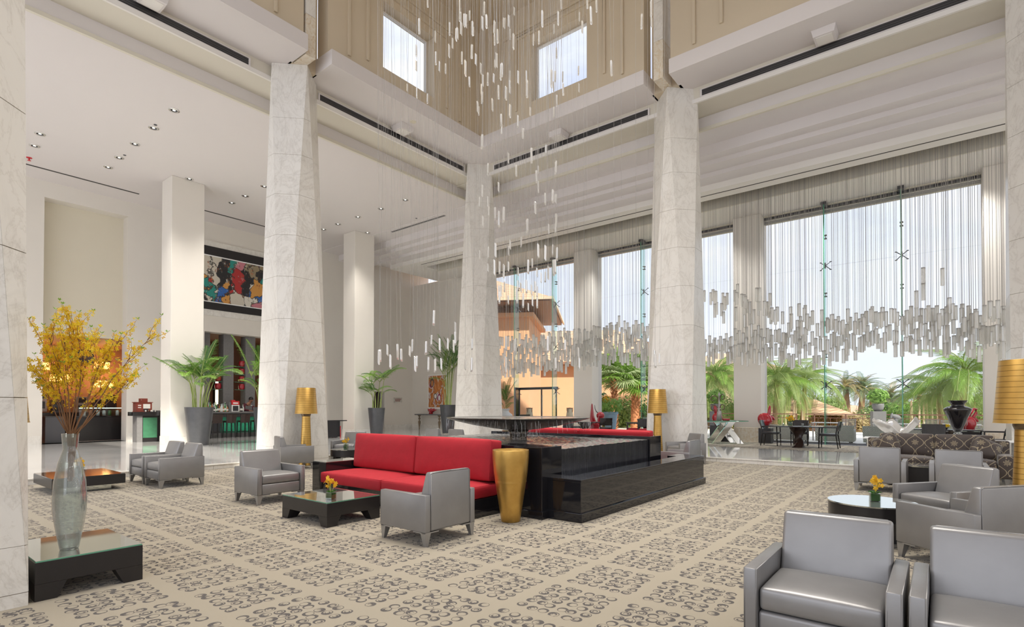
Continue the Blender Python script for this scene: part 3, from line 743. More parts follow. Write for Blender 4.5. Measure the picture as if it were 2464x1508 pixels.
for k, (px, py) in enumerate(((374, 300), (300, 373), (1002, 525))):
    p = on(px, py, Z3); g = G(); g.lathe([(0, -.015), (.04, -.012), (.045, 0), (0, 0)], 12)
    tag(ob('smoke_sensor', g, 'steel_dark', loc=(p.x, p.y, Z3)), ('tiny dark sensor beside the second downlight of the left row', 'tiny dark sensor beside the fourth downlight of the left row', 'tiny dark sensor near the stepped ceiling')[k], 'sensor')

# ------------------------------------------------------------------ silver armchairs
def armchair():
    t = thing('armchair', 'x', 'armchair', group='silver leather armchairs')
    w, d = .75, .74
    for s in (-1, 1):
        g = G(); x0, x1 = sorted((s*w/2, s*(w/2-.075))); g.box(x0, -d/2, .145, x1, d/2, .535)
        a = sm(ob('arm', g, 'silver_leather', t, bevel=.012, seg=2))
        p = G(); xo = s*w/2-s*.004
        for xx in (x0+.006, x1-.006): p.tube([(xx, d/2-.002, .15), (xx, d/2-.002, .530), (xx, -d/2+.02, .530)], .0045, 5)
        ob('piping', p, 'silver_leather', a, smooth=True)
    g = G(); iw = w/2-.077
    g.prism([(-d/2, .15), (-d/2+.23, .15), (-d/2+.20, .40), (-d/2+.085, .765), (-d/2+.005, .765)], 'x', -iw, iw)
    b = sm(ob('backrest', g, 'silver_leather', t, bevel=.022, seg=3), .8)
    p = G()
    for s in (-1, 1): p.tube([(s*(iw-.006), -d/2+.004, .17), (s*(iw-.006), -d/2+.008, .745), (s*(iw-.03), -d/2+.01, .761), (0, -d/2+.01, .763)], .0045, 5)
    ob('piping', p, 'silver_leather', b, smooth=True)
    sm(ob('seat_base', bx(-iw, -d/2+.04, .145, iw, d/2-.012, .30), 'silver_leather', t, bevel=.02, seg=3))
    c = cushion(2*iw-.012, d-.235, .125, .022, 8, 8, .022); o = ob('seat_cushion', c, 'silver_leather', t, bevel=.0, loc=(0, .1035, .305))
    o.data.polygons.foreach_set('use_smooth', [True]*len(o.data.polygons))
    for sx in (-1, 1):
        for sy in (-1, 1):
            g = G(); x, y = sx*(w/2-.045), sy*(d/2-.045)
            a, b2 = .04, .017
            xb, yb = x+sx*.012, y+sy*.016
            g.hexa([(xb-b2, yb-b2, 0), (xb+b2, yb-b2, 0), (xb+b2, yb+b2, 0), (xb-b2, yb+b2, 0), (x-a, y-a, .145), (x+a, y-a, .145), (x+a, y+a, .145), (x-a, y+a, .145)])
            x0, x1 = sorted((x+sx*a, x-sx*.15)); y0, y1 = sorted((y+sy*a, y-sy*.02)); g.box(x0, y0, .134, x1, y1, .146)
            x0, x1 = sorted((x+sx*a, x-sx*.02)); y0, y1 = sorted((y+sy*a, y-sy*.15)); g.box(x0, y0, .134, x1, y1, .146)
            ob('leg', g, 'silver_leg', t)
    return t
ac = armchair(); q = PI/180
CH = [(4.15, 4.57, 0, 'silver armchair seen from behind before the red sofa'), (4.23, 8.29, 180, 'silver armchair beyond the coffee table, left of the red sofa'),
 (3.96, 11.30, 90, 'silver armchair nearer of the pair left of centre, by the far low table'), (3.97, 12.17, 90, 'silver armchair farther of the pair left of centre, by the far low table'),
 (3.59, .525, 90, 'big foreground silver armchair with its whole seat in view'), (3.59, -.245, 90, 'foreground silver armchair cut off by the right edge'),
 (7.92, -.06, 52.3, 'silver armchair behind the round table facing the camera'), (6.46, -.17, -38.5, 'silver armchair seen from behind beside the round table'),
 (11.35, .83, -90, 'left of two silver armchairs with backs turned before the patterned sofa'), (11.35, -.22, -90, 'right of two silver armchairs with backs turned before the patterned sofa'),
 (13.60, 5.22, 51.5, 'silver armchair at the foot of the pillar right of the fountain'), (10.93, 4.35, 0, 'silver armchair by the black fountain ledge with red reflected on it'),
 (6.78, 12.17, -105, 'silver armchair in profile before the left gold lamp'), (8.80, 12.85, 118, 'silver armchair behind the far round table, left of the red cushions'),
 (12.25, 12.93, -90, 'left of two distant silver chair backs behind the fountain'), (12.25, 11.88, -90, 'right of two distant silver chair backs behind the fountain')]
for k, (x, y, a, lab) in enumerate(CH):
    if k == 0: ac.location = (x, y, 0); ac.rotation_euler = (0, 0, a*q); ac['label'] = lab
    else: dup(ac, (x, y, 0), a*q, lab)

# ------------------------------------------------------------------ low tables
def low_table(x0, y0, x1, y1, h, lab, top):
    t = thing('coffee_table', lab, 'table', ((x0+x1)/2, (y0+y1)/2, 0)); a, b = (x1-x0)/2, (y1-y0)/2; z0 = .125
    g = G(); g.box(-a, -b, z0, a, b, h-.012); ob('apron', g, 'black_satin', t, bevel=.003)
    ob('table_top', bx(-a+.004, -b+.004, h-.012, a-.004, b-.004, h-.002), 'glass_edge', t); ob('mirror_panel', bx(-a+.006, -b+.006, h-.002, a-.006, b-.006, h), top, t)
    for sx in (-1, 1):
        for sy in (-1, 1):
            g = G(); w1, w0 = .19, .13
            xs = sorted((sx*a, sx*(a-w0))); ys = sorted((sy*b, sy*(b-w0))); xt = sorted((sx*a, sx*(a-w1))); yt = sorted((sy*b, sy*(b-w1)))
            g.hexa([(xs[0], ys[0], 0), (xs[1], ys[0], 0), (xs[1], ys[1], 0), (xs[0], ys[1], 0), (xt[0], yt[0], z0), (xt[1], yt[0], z0), (xt[1], yt[1], z0), (xt[0], yt[1], z0)])
            ob('leg', g, 'black_satin', t)
    return t
low_table(3.67, 5.82, 4.44, 6.86, .30, 'black low table with mirrored top before the red sofa', 'mirror_top')
low_table(.945, 5.32, 1.63, 6.25, .30, 'black low table with mirrored top carrying the tall flower vase', 'mirror_top')
t = thing('coffee_table', 'wide black floating slab table near the far left step', 'table', (2.745, 12.15, 0))
ob('slab', bx(-.505, -.65, .10, .505, .65, .258), 'black_satin', t, bevel=.003); ob('table_top', bx(-.50, -.645, .258, .50, .645, .27), 'black_gloss', t); ob('mirrored_base', bx(-.34, -.48, 0, .34, .48, .10), 'mirror_top', t)
def round_table(x, y, r, h, lab):
    t = thing('round_table', lab, 'table', (x, y, 0)); g = G(); g.lathe([(0, h-.17), (r-.02, h-.17), (r, h-.165), (r, h-.014), (0, h-.014)], 56); ob('drum', g, 'black_satin', t); sm(t.children[0])
    g = G(); g.lathe([(0, h-.013), (r+.004, h-.013), (r+.004, h), (0, h)], 56); sm(ob('glass_top', g, 'mirror_top', t))
    for k in range(3):
        a = k*2.09+.4; ob('leg', bx(-.06+.62*r*math.cos(a), -.06+.62*r*math.sin(a), 0, .06+.62*r*math.cos(a), .06+.62*r*math.sin(a), h-.17), 'black_satin', t)
round_table(7.02, .60, .42, .42, 'round black table with glass top among the right armchairs'); round_table(7.86, 11.55, .42, .42, 'round black table with glass top behind the red sofa console')
t = thing('sofa_table', 'black table with pale glass top between silver armchairs and patterned sofa', 'table', (12.45, .2, 0)); ob('body', bx(-.35, -.6, .03, .35, .6, .36), 'black_satin', t); ob('glass_top', bx(-.36, -.61, .36, .36, .61, .38), 'mirror_top', t)
# small cube vases with orange orchids
def orchid(x, y, z, lab, s=1.0, seed=0):
    rr = random.Random(seed); t = thing('orchid_vase', lab, 'flower vase', (x, y, z), .3, 'small orchid vases on the tables'); w = .045*s; h = .085*s
    g = G(); g.box(-w, -w, 0, w, w, h); ob('glass_cube', g, 'clear_glass', t, bevel=.003)
    g = G(); g.box(-w*.86, -w*.86, .006, w*.86, w*.86, h*.9); ob('leaf_wrap', g, 'leaf_dark', t)
    st = G(); bl = G(); lf = G()
    for k in range(5):
        a = rr.random()*6.28; e = Vector((math.cos(a)*.05*s, math.sin(a)*.05*s, h+(.08+.08*rr.random())*s)); st.tube([(0, 0, h*.6), e*.6+Vector((0, 0, h*.3)), e], .0035*s, 5)
        for m in range(4):
            c = e+Vector((rr.uniform(-.03, .03), rr.uniform(-.03, .03), rr.uniform(-.06, .03)))*s; b = rr.random()*6
            n = Vector((rr.uniform(-1, 1), rr.uniform(-1, 1), rr.uniform(-.3, .6))).normalized(); u = n.orthogonal().normalized(); v = n.cross(u)
            for p in range(5):
                a0 = b+p*1.257; d = (u*math.cos(a0)+v*math.sin(a0)); s2 = n.cross(d)
                bl.face([c, c+(d*.016+s2*.011+n*.006)*s, c+(d*.030+n*.003)*s, c+(d*.016-s2*.011+n*.006)*s])
    for k in range(5):
        a = k*1.3+.4; d = Vector((math.cos(a), math.sin(a), 0)); p = Vector((-d.y, d.x, 0))
        lf.face([(0, 0, h*.9), d*.035*s+p*.018*s+Vector((0, 0, h+.02*s)), d*.07*s+Vector((0, 0, h+.012*s)), d*.035*s-p*.018*s+Vector((0, 0, h+.02*s))])
    ob('stems', st, 'stem_green', t); ob('blossoms', bl, 'petal_orange', t, fix=False); ob('leaves', lf, 'leaf_dark', t, fix=False)
for k, (x, y, z, lab, s) in enumerate(((7.04, .575, .42, 'orange orchids in glass cube on the right round table', 1.0), (3.85, 6.02, .30, 'orange orchids in glass cube on the low table by the red sofa', 1.0), (7.80, 11.56, .42, 'orange orchids in glass cube on the far round table', 1.0), (2.72, 12.05, .27, 'orange orchids in glass cube on the far slab table', 1.1))): orchid(x, y, z, lab, s*1.05, k)

# ------------------------------------------------------------------ red sofas either side of the fountain (point symmetric)
def red_sofa(lab):
    t = thing('red_sofa', lab, 'sofa', group='red velvet fountain sofas')   # local: back at x=0, seat towards -x, y along
    Lh = 1.545
    g = G(); g.box(-.72, -Lh, .0, .02, Lh, .24); ob('plinth', g, 'black_gloss', t, bevel=.006); g = G(); g.box(-.735, -Lh-.012, 0, .02, Lh+.012, .085); ob('skirting', g, 'black_gloss', t, bevel=.004)
    for s in (-1, 1):
        for nm, w, d, h, puff, lx, lz, tilt in (('seat_cushion', .83, Lh-.012, .165, .03, -.435, .245, 0), ('back_cushion', .215, Lh-.012, .56, .0, -.135, .44, .10)):
            if nm == 'seat_cushion': c = cushion(w, d, h, puff, 12, 16)
            else:
                c = cushion(h, d, w, .045, 12, 16); c.v = [(-z+w/2, y, x+h/2) for x, y, z in c.v]
            o = ob(nm, c, 'red_velvet', t, loc=(lx, s*Lh/2, lz))
            if tilt: o.rotation_euler = (0, tilt, 0)
            o.data.polygons.foreach_set('use_smooth', [True]*len(o.data.polygons))
            p = G()
            if nm == 'seat_cushion':
                for z in (.009, h-.009): p.tube([(w/2-.03, -d/2+.010, z), (-w/2+.03, -d/2+.010, z), (-w/2+.013, -d/2+.013, z), (-w/2+.010, -d/2+.03, z), (-w/2+.010, d/2-.03, z), (-w/2+.013, d/2-.013, z), (-w/2+.03, d/2-.010, z), (w/2-.03, d/2-.010, z)], .005, 5)
            else:
                for xx in (-w/2+.009, w/2-.009): p.tube([(xx, -d/2+.010, .03), (xx, -d/2+.010, h-.03), (xx, -d/2+.013, h-.013), (xx, -d/2+.03, h-.010), (xx, d/2-.03, h-.010), (xx, d/2-.013, h-.013), (xx, d/2-.010, h-.03), (xx, d/2-.010, .03)], .005, 5)
            ob('piping', p, 'red_velvet', o, smooth=True)
    return t
FC = (7.53, 5.94)
rs = red_sofa('red velvet sofa on black plinth left of the fountain, facing the camera'); rs.location = (5.68, 6.325, 0)
dup(rs, (2*FC[0]-5.68, 5.83, 0), PI, 'red velvet sofa on the far right side of the fountain, only its back cushions showing')
for x, y, lab in ((5.33, 8.085, 'black gloss console block at the left end of the near red sofa'),):
    t = thing('end_console', lab, 'console', (x, y, 0)); ob('body', bx(-.38, -.20, 0, .36, .20, .545), 'black_gloss', t, bevel=.004); ob('mirror_panel', bx(-.375, -.195, .545, .355, .195, .553), 'mirror_top', t)

# ------------------------------------------------------------------ fountain
t = thing('fountain', 'black granite fountain with wide shallow bowl and spilling pool', 'fountain', (FC[0], FC[1], 0))
X0, X1, Y0, Y1 = -1.88, 1.87, -1.87, 1.87; TZ = .925; WZ = .872
g = G(); g.box(X0, Y0, 0, X0+.46, Y0+.45, TZ); ob('corner_block', g, 'black_granite', t, bevel=.006)
g = G(); g.box(X1-.47, Y0, 0, X1, Y0+.45, TZ); ob('corner_block', g, 'black_granite', t, bevel=.006)
for sx0, sx1 in ((X0, X0+.46), (X1-.47, X1)): ob('corner_block', bx(sx0, Y1-.45, 0, sx1, Y1, TZ), 'black_granite', t, bevel=.006)
ob('side_wall', bx(X0+.08, Y0+.45, 0, X0+.46, Y1-.45, TZ), 'black_granite', t, bevel=.006); ob('side_wall', bx(X1-.47, Y0+.45, 0, X1-.08, Y1-.45, TZ), 'black_granite', t, bevel=.006)
ob('pool_base', bx(X0+.46, Y0+.06, 0, X1-.47, Y1-.06, WZ-.03), 'black_granite', t)
ob('spill_face', bx(X0+.47, Y0+.035, .1, X1-.48, Y0+.06, WZ-.004), 'water_sheet', t)
g = G(); n = 60
def wz(x, y): return WZ + .008*noise.noise(Vector((x*9, y*9, 0))) + .007*noise.noise(Vector((x*21, y*21, 4)))
px0, px1, py0, py1 = X0+.462, X1-.472, Y0+.04, Y1-.04
for i in range(n+1):
    for j in range(n+1): g.v.append((px0+(px1-px0)*i/n, py0+(py1-py0)*j/n, wz(px0+(px1-px0)*i/n, py0+(py1-py0)*j/n)))
for i in range(n):
    for j in range(n): a = i*(n+1)+j; g.f.append((a, a+n+1, a+n+2, a+1)); g.mi.append(0)
ob('pool_water', g, 'water', t, smooth=True, fix=False)
g = G(); g.lathe([(0, 1.04), (.19, 1.045), (.45, 1.075), (.80, 1.135), (1.08, 1.20), (1.255, 1.247), (1.275, 1.262), (1.265, 1.270), (1.2, 1.262), (0, 1.258)], 72, cap=False); ob('bowl', g, 'wet_metal', t, smooth=True); sm(t.children[-1], .5)
g = G(); g.lathe([(0, 1.259), (1.255, 1.264), (1.262, 1.268)], 72, cap=False); b = ob('bowl_water', g, 'water', t, smooth=True)
g = G(); g.lathe([(.165, .84), (.15, .88), (.155, .96), (.19, 1.05)], 36); ob('pedestal', g, 'wet_metal', t, smooth=True)
g = G(); rr = random.Random(3)
for k in range(420):
    a = rr.random()*6.283; r = 1.27-rr.random()**3*.05; x, y = r*math.cos(a), r*math.sin(a)
    if rr.random() < .25: r = rr.uniform(.16, .5); x, y = r*math.cos(a), r*math.sin(a)
    top = 1.255-(1.27-r)*.19 if r > .6 else 1.06; z1 = top-rr.random()*.10; z0 = max(WZ, z1-rr.uniform(.03, .16)); w = rr.uniform(.0004, .0010)
    if a < 0: continue
    g.tube([(x, y, z1), (x*1.006, y*1.006, (z0+z1)/2), (x*1.01, y*1.01, z0)], w, 4, False)
tag(ob('falling_water', g, 'water_drop', t, fix=False), kind='stuff')
LX0, LX1, LY0, LY1, LZ = -1.75, 2.68, -2.375, -1.86, .533
g = G(); g.box(LX0, LY0, .0, LX1, LY0+.335, LZ-.035); g.box(LX1-.5, LY0+.335, 0, LX1, LY1, LZ-.035); g.box(LX0, LY0+.335, 0, LX0+.31, LY1, LZ-.035); g.box(LX0+.31, LY0+.335, 0, LX1-.5, LY1, .30)
ob('ledge', g, 'black_granite', t, bevel=.004)
for a, b in ((LX0-.005, LX0+1.44), (LX0+1.443, LX0+2.90), (LX0+2.903, LX1+.005)):
    ob('ledge_slab', bx(a, LY0-.006, LZ-.035, b, LY0+.335, LZ), 'black_granite', t, bevel=.004)
ob('ledge_slab', bx(LX0-.005, LY0+.336, LZ-.035, LX0+.31, LY1, LZ), 'black_granite', t, bevel=.004); ob('ledge_slab', bx(LX1-.5, LY0+.336, LZ-.035, LX1+.005, LY1, LZ), 'black_granite', t, bevel=.004)
ob('trough_water', bx(LX0+.311, LY0+.336, .30, LX1-.501, LY1+.02, .42), 'black_gloss', t)
g = G(); g.box(LX0-.03, LY0-.03, 0, LX1+.03, LY1, .115); g.box(X0-.03, Y0-.03, 0, X0+.1, Y0+.5, .10); ob('skirting', g, 'black_granite', t, bevel=.005)

# ------------------------------------------------------------------ gold pieces
g = G(); g.lathe([(0, 0), (.118, 0), (.122, .012), (.145, .16), (.185, .42), (.215, .62), (.230, .80), (.2335, .885), (.232, .905), (.226, .908), (.215, .89), (.20, .5), (0, .45)], 48, cap=False)
o = tag(ob('gold_floor_vase', g, 'gold_leaf', loc=(5.33, 4.33, 0), smooth=True), 'tall tapered gold leaf floor vase at the corner of the fountain', 'vase'); sm(o, .9)
def gold_lamp_(lab):
    t = thing('gold_floor_lamp', lab, 'lamp', group='gold floor lamps')
    g = G(); g.lathe([(0, 0), (.175, 0), (.17, .03), (.15, .12), (.125, .5), (.105, 1.0), (.098, 1.22), (0, 1.22)], 40, cap=False); sm(ob('base', g, 'gold_lamp', t, smooth=True), .8)
    g = G(); g.lathe([(0, 1.22), (.10, 1.22), (.115, 1.26), (.115, 1.30), (0, 1.30)], 32, cap=False); sm(ob('collar', g, 'bronze', t))
    g = G(); g.lathe([(.272, 1.285), (.265, 1.30), (.218, 1.925), (.213, 1.93), (.208, 1.92), (.258, 1.29)], 48, cap=False); g.lathe([(.262, 1.286), (.03, 1.30)], 48, cap=False); sm(ob('lamp_shade', g, 'gold_lamp', t, smooth=True), .8)
    for k in range(3):
        a = k*2.094; ob('spoke', bx(-.002, -.002, 0, .21, .002, .005), 'bronze', t, loc=(0, 0, 1.90), rz=a)
    return t
gl = gold_lamp_('ribbed gold floor lamp before the left marble pillar'); gl.location = (7.32, 12.55, 0)
for x, y, lab in ((13.78, 6.06, 'ribbed gold floor lamp casting a shadow on the pillar right of the fountain'), (7.49, -.70, 'large ribbed gold lampshade at the right edge of the frame'), (1.06, 7.80, 'sliver of a gold floor lamp behind the nearest left pillar')): dup(gl, (x, y, 0), .5, lab)

# ------------------------------------------------------------------ tall bubble glass vase with forsythia
VX, VY, VZ = 1.20, 5.585, .30
t = thing('flower_vase', 'tall bottle-shaped bubble glass vase full of yellow forsythia branches', 'vase', (VX, VY, VZ))
g = G(); g.lathe([(0, 0), (.058, 0), (.062, .01), (.085, .14), (.108, .30), (.112, .40), (.104, .55), (.078, .70), (.052, .79), (.046, .81), (.052, .86), (.057, .935)], 44, cap=False); ob('glass_body', g, 'bubble_glass', t, smooth=True)
g = G(); g.lathe([(.057, .935), (.054, .936), (.049, .86), (.043, .81)], 44, cap=False); ob('rim', g, 'clear_glass', t, smooth=True)
g = G(); g.lathe([(0, .012), (.045, .012), (.06, .03), (.085, .2), (.092, .40), (.086, .55), (.062, .70), (0, .70)], 24, cap=False); ob('inner_core', g, 'clear_glass', t, smooth=True)
tw = G(); fl = [G(), G()]; lv = G(); rr = random.Random(11)
RGT = Vector((_R.x, _R.y, 0)); FWD = Vector((_F.x, _F.y, 0)).normalized()
def bloom(c, s):
    n = Vector((rr.uniform(-1, 1), rr.uniform(-1, 1), rr.uniform(-.8, .8))).normalized(); u = n.orthogonal().normalized(); v = n.cross(u); b = rr.random()*6; G_ = fl[rr.random() < .3]
    for p in range(4):
        a = b+p*1.571; d = u*math.cos(a)+v*math.sin(a); e = n.cross(d)
        G_.face([c, c+(d*.5+e*.28+n*.25)*s, c+(d+n*.35)*s, c+(d*.5-e*.28+n*.25)*s])
def branch(p0, p1, r0, sub, f0=.3, dens=130):
    p0 = Vector(p0); p1 = Vector(p1); L_ = (p1-p0).length; pts = []; bend = Vector((rr.uniform(-1, 1), rr.uniform(-1, 1), .5))*L_*.05
    for i in range(9):
        s = i/8; pts.append(p0.lerp(p1, s)+bend*math.sin(PI*s)+Vector((rr.uniform(-1, 1), rr.uniform(-1, 1), 0))*.006)
    tw.tube(pts, [r0*(1-.75*i/8) for i in range(9)], 5)
    nb = int(dens*L_*(1-f0))
    for k in range(nb):
        s = f0+(1-f0)*rr.random(); i = min(7, int(s*8)); p = pts[i].lerp(pts[i+1], s*8-i); off = Vector((rr.uniform(-1, 1), rr.uniform(-1, 1), rr.uniform(-1, 1)))*.026
        bloom(p+off, rr.uniform(.014, .022))
    if sub:
        for k in range(int(sub)):
            s = rr.uniform(max(.35, f0), .92); i = min(7, int(s*8)); p = pts[i].lerp(pts[i+1], s*8-i); d = ((p1-p0).normalized()+Vector((rr.uniform(-1, 1), rr.uniform(-1, 1), rr.uniform(-.2, .8)))*.65).normalized()
            branch(p, p+d*rr.uniform(.12, .30), r0*.5, 0, .25, 110)
    if rr.random() < .7:
        for k in range(4):
            a = k*1.57+rr.random(); d = (Vector((math.cos(a), math.sin(a), .9))).normalized(); e = d.cross(Vector((0, 0, 1))).normalized()
            lv.face([p1, p1+d*.014+e*.006, p1+d*.03, p1+d*.014-e*.006])
for (u, v, z, sub, f0) in ((-.30, -.05, 1.86, 5, .40), (-.20, .08, 1.62, 5, .38), (-.02, .02, 1.92, 8, .36), (.02, -.1, 1.75, 6, .36), (-.06, .12, 1.55, 6, .36), (.13, .02, 1.70, 6, .38), (.36, .06, 1.75, 6, .44), (.30, -.08, 1.62, 6, .42), (.70, -.02, 1.76, 4, .5), (.46, .1, 1.45, 5, .5), (-.34, .0, 1.50, 4, .45), (-.16, -.06, 1.78, 5, .4), (.24, .14, 1.40, 4, .4), (-.24, .05, 1.30, 3, .5), (.09, -.06, 1.84, 5, .42), (.34, .0, 1.30, 3, .6), (-.10, -.1, 1.45, 5, .45)):
    b0 = Vector((rr.uniform(-.015, .015), rr.uniform(-.015, .015), .55)); m = Vector((u*.06, 0, .93)); e = RGT*u*1.0+FWD*v+Vector((0, 0, z))
    k0 = RGT*(u*.08)+Vector((0, 0, .93)); tw.tube([b0, k0], .0045, 5); branch(k0, e, .0055, sub, f0)
ob('branches', tw, 'twig_brown', t, fix=False); tag(ob('blossoms', fl[0], 'petal_yellow', t, fix=False), kind='stuff'); tag(ob('blossoms', fl[1], 'petal_orange', t, fix=False), kind='stuff'); ob('leaf_buds', lv, 'leaf_bright', t, fix=False)
# ------------------------------------------------------------------ crystal pendants hanging in the atrium (glass prisms on cords)
PEND = [(1106,15),(1106,36),(1108.5,39.5),(1117,49),(1121,50),(1122,44),(1130,37),(1165,20),(1161,56),(1170.5,51.5),(1081.7,69.6),(1101,80),(1098,83.5),(1089,104),(1109.5,68.5),(1137,68.5),(1139,74),(1189.6,66),(1190,96),(1197,87),(1212,54.5),(1215,55.7),(1224.6,51),(1237,27),(1227.5,82.4),(1235.5,99.8),(1305,45),(1343,44),(1333,69.6),(1283.6,95),(1297,90),(1047.6,88),(1048.7,140),(1057.5,160),(1072,165),(1080.5,122),(1111.4,139),(1120,164),(1135.3,124),(1145,143),(1157,165),(1161.8,193),(1173.4,190),(1188,188),(1191,154),(1195,145),(1205.4,173),(1207.7,168),(1226.7,183),(1226.7,209),(1247,186),(1267,184.5),(1268,213.5),(1129.5,197),(1159,216),(1160,235.5),(1149.5,257.6),(1152,267),(1185,252),(1199.6,221.6),(1217.5,224),(1206,289),(1207,311),(1227.4,267),(1246,292),(1276,268),(1332.6,270),(1340,242.5),(1028.5,237),(1003,223),(1001.6,122),(1001.6,158),(1339,127.6),(1327,189),(1336,184),(1332,209),(1258,321),(1029,5),(1008.6,63),(1471,164),(1544,51.5),(1567,20),(1567.7,53.6),(1435,15),(1413,5),(1422,37),(1401,65),(1392,170),(1393,211),(1354,185),(1355,215),(1350,8),(1394,40),(980,211),
(1160,341),(1174,406),(1223,380),(1258.6,321),(1279,374),(1313.4,360),(1242,410),(1295,409),(1291,425),(1295,449),(1337.6,403),(1200,450),(1160.6,459),(1154,487),(1174,485),(1176.5,509),(1161.7,532),(1191.4,514),(1200.5,527),(1212,516.4),(1288,499.5),(1312,478),(1330,472),(1335.7,478),(1338.4,478),(1269,543),(1320,550),(1338.4,530),(1336.7,548),(1254,582),(1227.4,588.6),(1224,603),(1192.4,601),(1175,607.7),(1154.5,614),(1295.3,603),(1312.3,607.7),(1330,601),(1340,610),
(1202,643.6),(1212,652),(1223.5,640.5),(1247,653),(1271,641.5),(1281,633),(1292,655),(1302,668),(1312,666),(1319.4,656),(1332,644),(1336,641.5),(1340,612),(1214,690),(1201,701),(1202,716),(1205.5,699),(1223,721),(1246,686),(1253,691),(1244,711.5),(1259,723),(1266.6,689),(1279,697),(1281.4,723),(1288,690),(1292.5,701),(1292.5,728),(1271,738),(1217.6,826),(1239,831),(1318.5,828),(1360,831),(1391.8,847),(1217,877),(1337,875),(1394,873),
(915,855),(912,859),(932.5,842),(957,846),(966,854),(939.4,870),(986,844.6),(992,832),(999,875),(1003,870),(1044,764.5),(1025,836.6),(1038,818.6),(1058,830),(1078,828),(1091.6,832.6),(1031,876),(1047,879),(1062,876),(1095.6,787.5),(1095.6,814),(1136,828),(1119.5,877),(1135,877),(1174.4,643.6),(1190,643),(1575,858),(1577,868),(1587,862)]
def hexprism(r, h):
    g = G(); n = 6; a0 = PI/6
    lo = [(r*math.cos(a0+k*PI/3), r*math.sin(a0+k*PI/3), -h/2+.016*(1 if k < 3 else -1)) for k in range(n)]; hi = [(x, y, h/2+.012*(1 if k < 3 else -1)) for k, (x, y, z) in enumerate(lo)]
    g.add(lo+hi, [tuple(range(n-1, -1, -1)), tuple(range(n, 2*n))]+[(k, (k+1) % n, n+(k+1) % n, n+k) for k in range(n)]); return g
def cord_mesh(r):
    g = G(); g.box(-r, -r, 0, r, r, 1); return g.mesh('cord', 'cord')
def pz(px, py):
    if py < 330: return 'before the left lantern window' if px < 1062 else 'before the lantern corner' if px < 1280 else 'before the right lantern window'
    if py < 560: return 'before the head of the farthest pillar' if px < 1188 else 'before the stepped ceiling right of the farthest pillar'
    if py < 760: return 'on the shaft of the farthest pillar or left of it' if px < 1196 else 'before the peach tower outside'
    return 'low over the red sofa and palms' if px < 1110 else 'low before the farthest pillar' if px < 1210 else 'low before the far left windows' if px < 1500 else 'low before the pillar right of the fountain'
def cz(px, z):
    v = 'high' if z > 4.2 else 'low' if z < 3.1 else 'midway'
    w = 'before the column at the right end' if px > 2355 else 'right of the second glass fin' if px > 2178 else 'between the two glass fins' if px > 1985 else 'left of the first glass fin' if px > 1848 else 'before the middle window column' if px > 1762 else 'just right of the pillar by the fountain'
    return v+' in the curtain, '+w
P_me = [hexprism(.019, h).mesh('crystal_prism', 'crystal_white') for h in (.18, .205, .23)]; C_me = cord_mesh(.0013)
rr = random.Random(5)
ZC = 14.5
for k, (px, py) in enumerate(PEND):
    low = py > 740
    for tr_ in range(30):
        D = rr.uniform(8.0, 10.6) if low else (rr.uniform(7.6, 13.2))
        p = at(px, py, D)
        if 1.2 < p.x < 13.4 and -1.4 < p.y < 12.2 and p.z < 14.1 and not (p.z < 1.3): break
    o = link('crystal_prism', P_me[rr.randrange(3)], loc=p); o.rotation_euler = (rr.uniform(-.03, .03), rr.uniform(-.03, .03), rr.random()*3)
    tag(o, *(lambda w: ('slim white glass prism hanging '+w, 'crystal pendant', 'glass prisms hanging '+w))(pz(px, py)))
    c = link('cord', C_me, o); c.location = (0, 0, .11); c.scale = (1, 1, ZC-p.z-.11)
# bare cords over the fountain whose prisms hang above the frame
g = G()
for k in range(46):
    p = at(rr.uniform(900, 1560), rr.choice((860, 700, 560, 420)) - rr.uniform(0, 150), rr.uniform(8.5, 12)); w = .0012
    if 1.2 < p.x < 13.4 and -1.4 < p.y < 12.2: g.box(p.x-w, p.y-w, p.z, p.x+w, p.y+w, ZC)
tag(ob('hanging_cords', g, 'cord', fix=False), 'bundle of thin bare cords hanging over the fountain', 'cords', kind='stuff')

# ------------------------------------------------------------------ the crystal curtain before the window wall
ENV = [(1195, 806, 915), (1250, 800, 912), (1300, 800, 905), (1350, 790, 905), (1400, 786, 892), (1450, 778, 882), (1500, 770, 882), (1550, 770, 890), (1630, 745, 888), (1700, 800, 890), (1750, 795, 888), (1800, 770, 888), (1850, 790, 882), (1900, 765, 892), (1950, 745, 892), (2000, 745, 890), (2050, 738, 882), (2100, 735, 835), (2150, 735, 868), (2200, 735, 872), (2250, 732, 852), (2300, 722, 865), (2350, 742, 870), (2400, 715, 872), (2430, 740, 860)]
def env(px):
    for (a, t0, b0), (b, t1, b1) in zip(ENV, ENV[1:]):
        if a <= px <= b: s = (px-a)/(b-a); return t0+(t1-t0)*s, b0+(b1-b0)*s
    return 800, 880
rr = random.Random(21); tubes = []
def addtube(px, py):
    x = rr.uniform(19.14, 19.74); d = at(px, py, 1)-EYE; p = EYE+d*(x/d.x)
    for q_ in tubes[-60:]:
        if abs(q_[0].x-p.x) < .085 and abs(q_[0].y-p.y) < .085 and abs(q_[0].z-p.z) < .36: return False
    tubes.append((p, px)); return True
px = 1193.
while px < 2432:
    if not (1566 < px < 1694 and False):
        t0, b0 = env(px); n = 4 if px < 1560 else 3
        for j in range(n):
            m = 14 if px < 1560 else 18
            addtube(px+rr.uniform(-5, 5), t0+m+(b0-t0-2*m)*(j+rr.random())/n)
    px += 3.3 if px < 1560 else 5.6
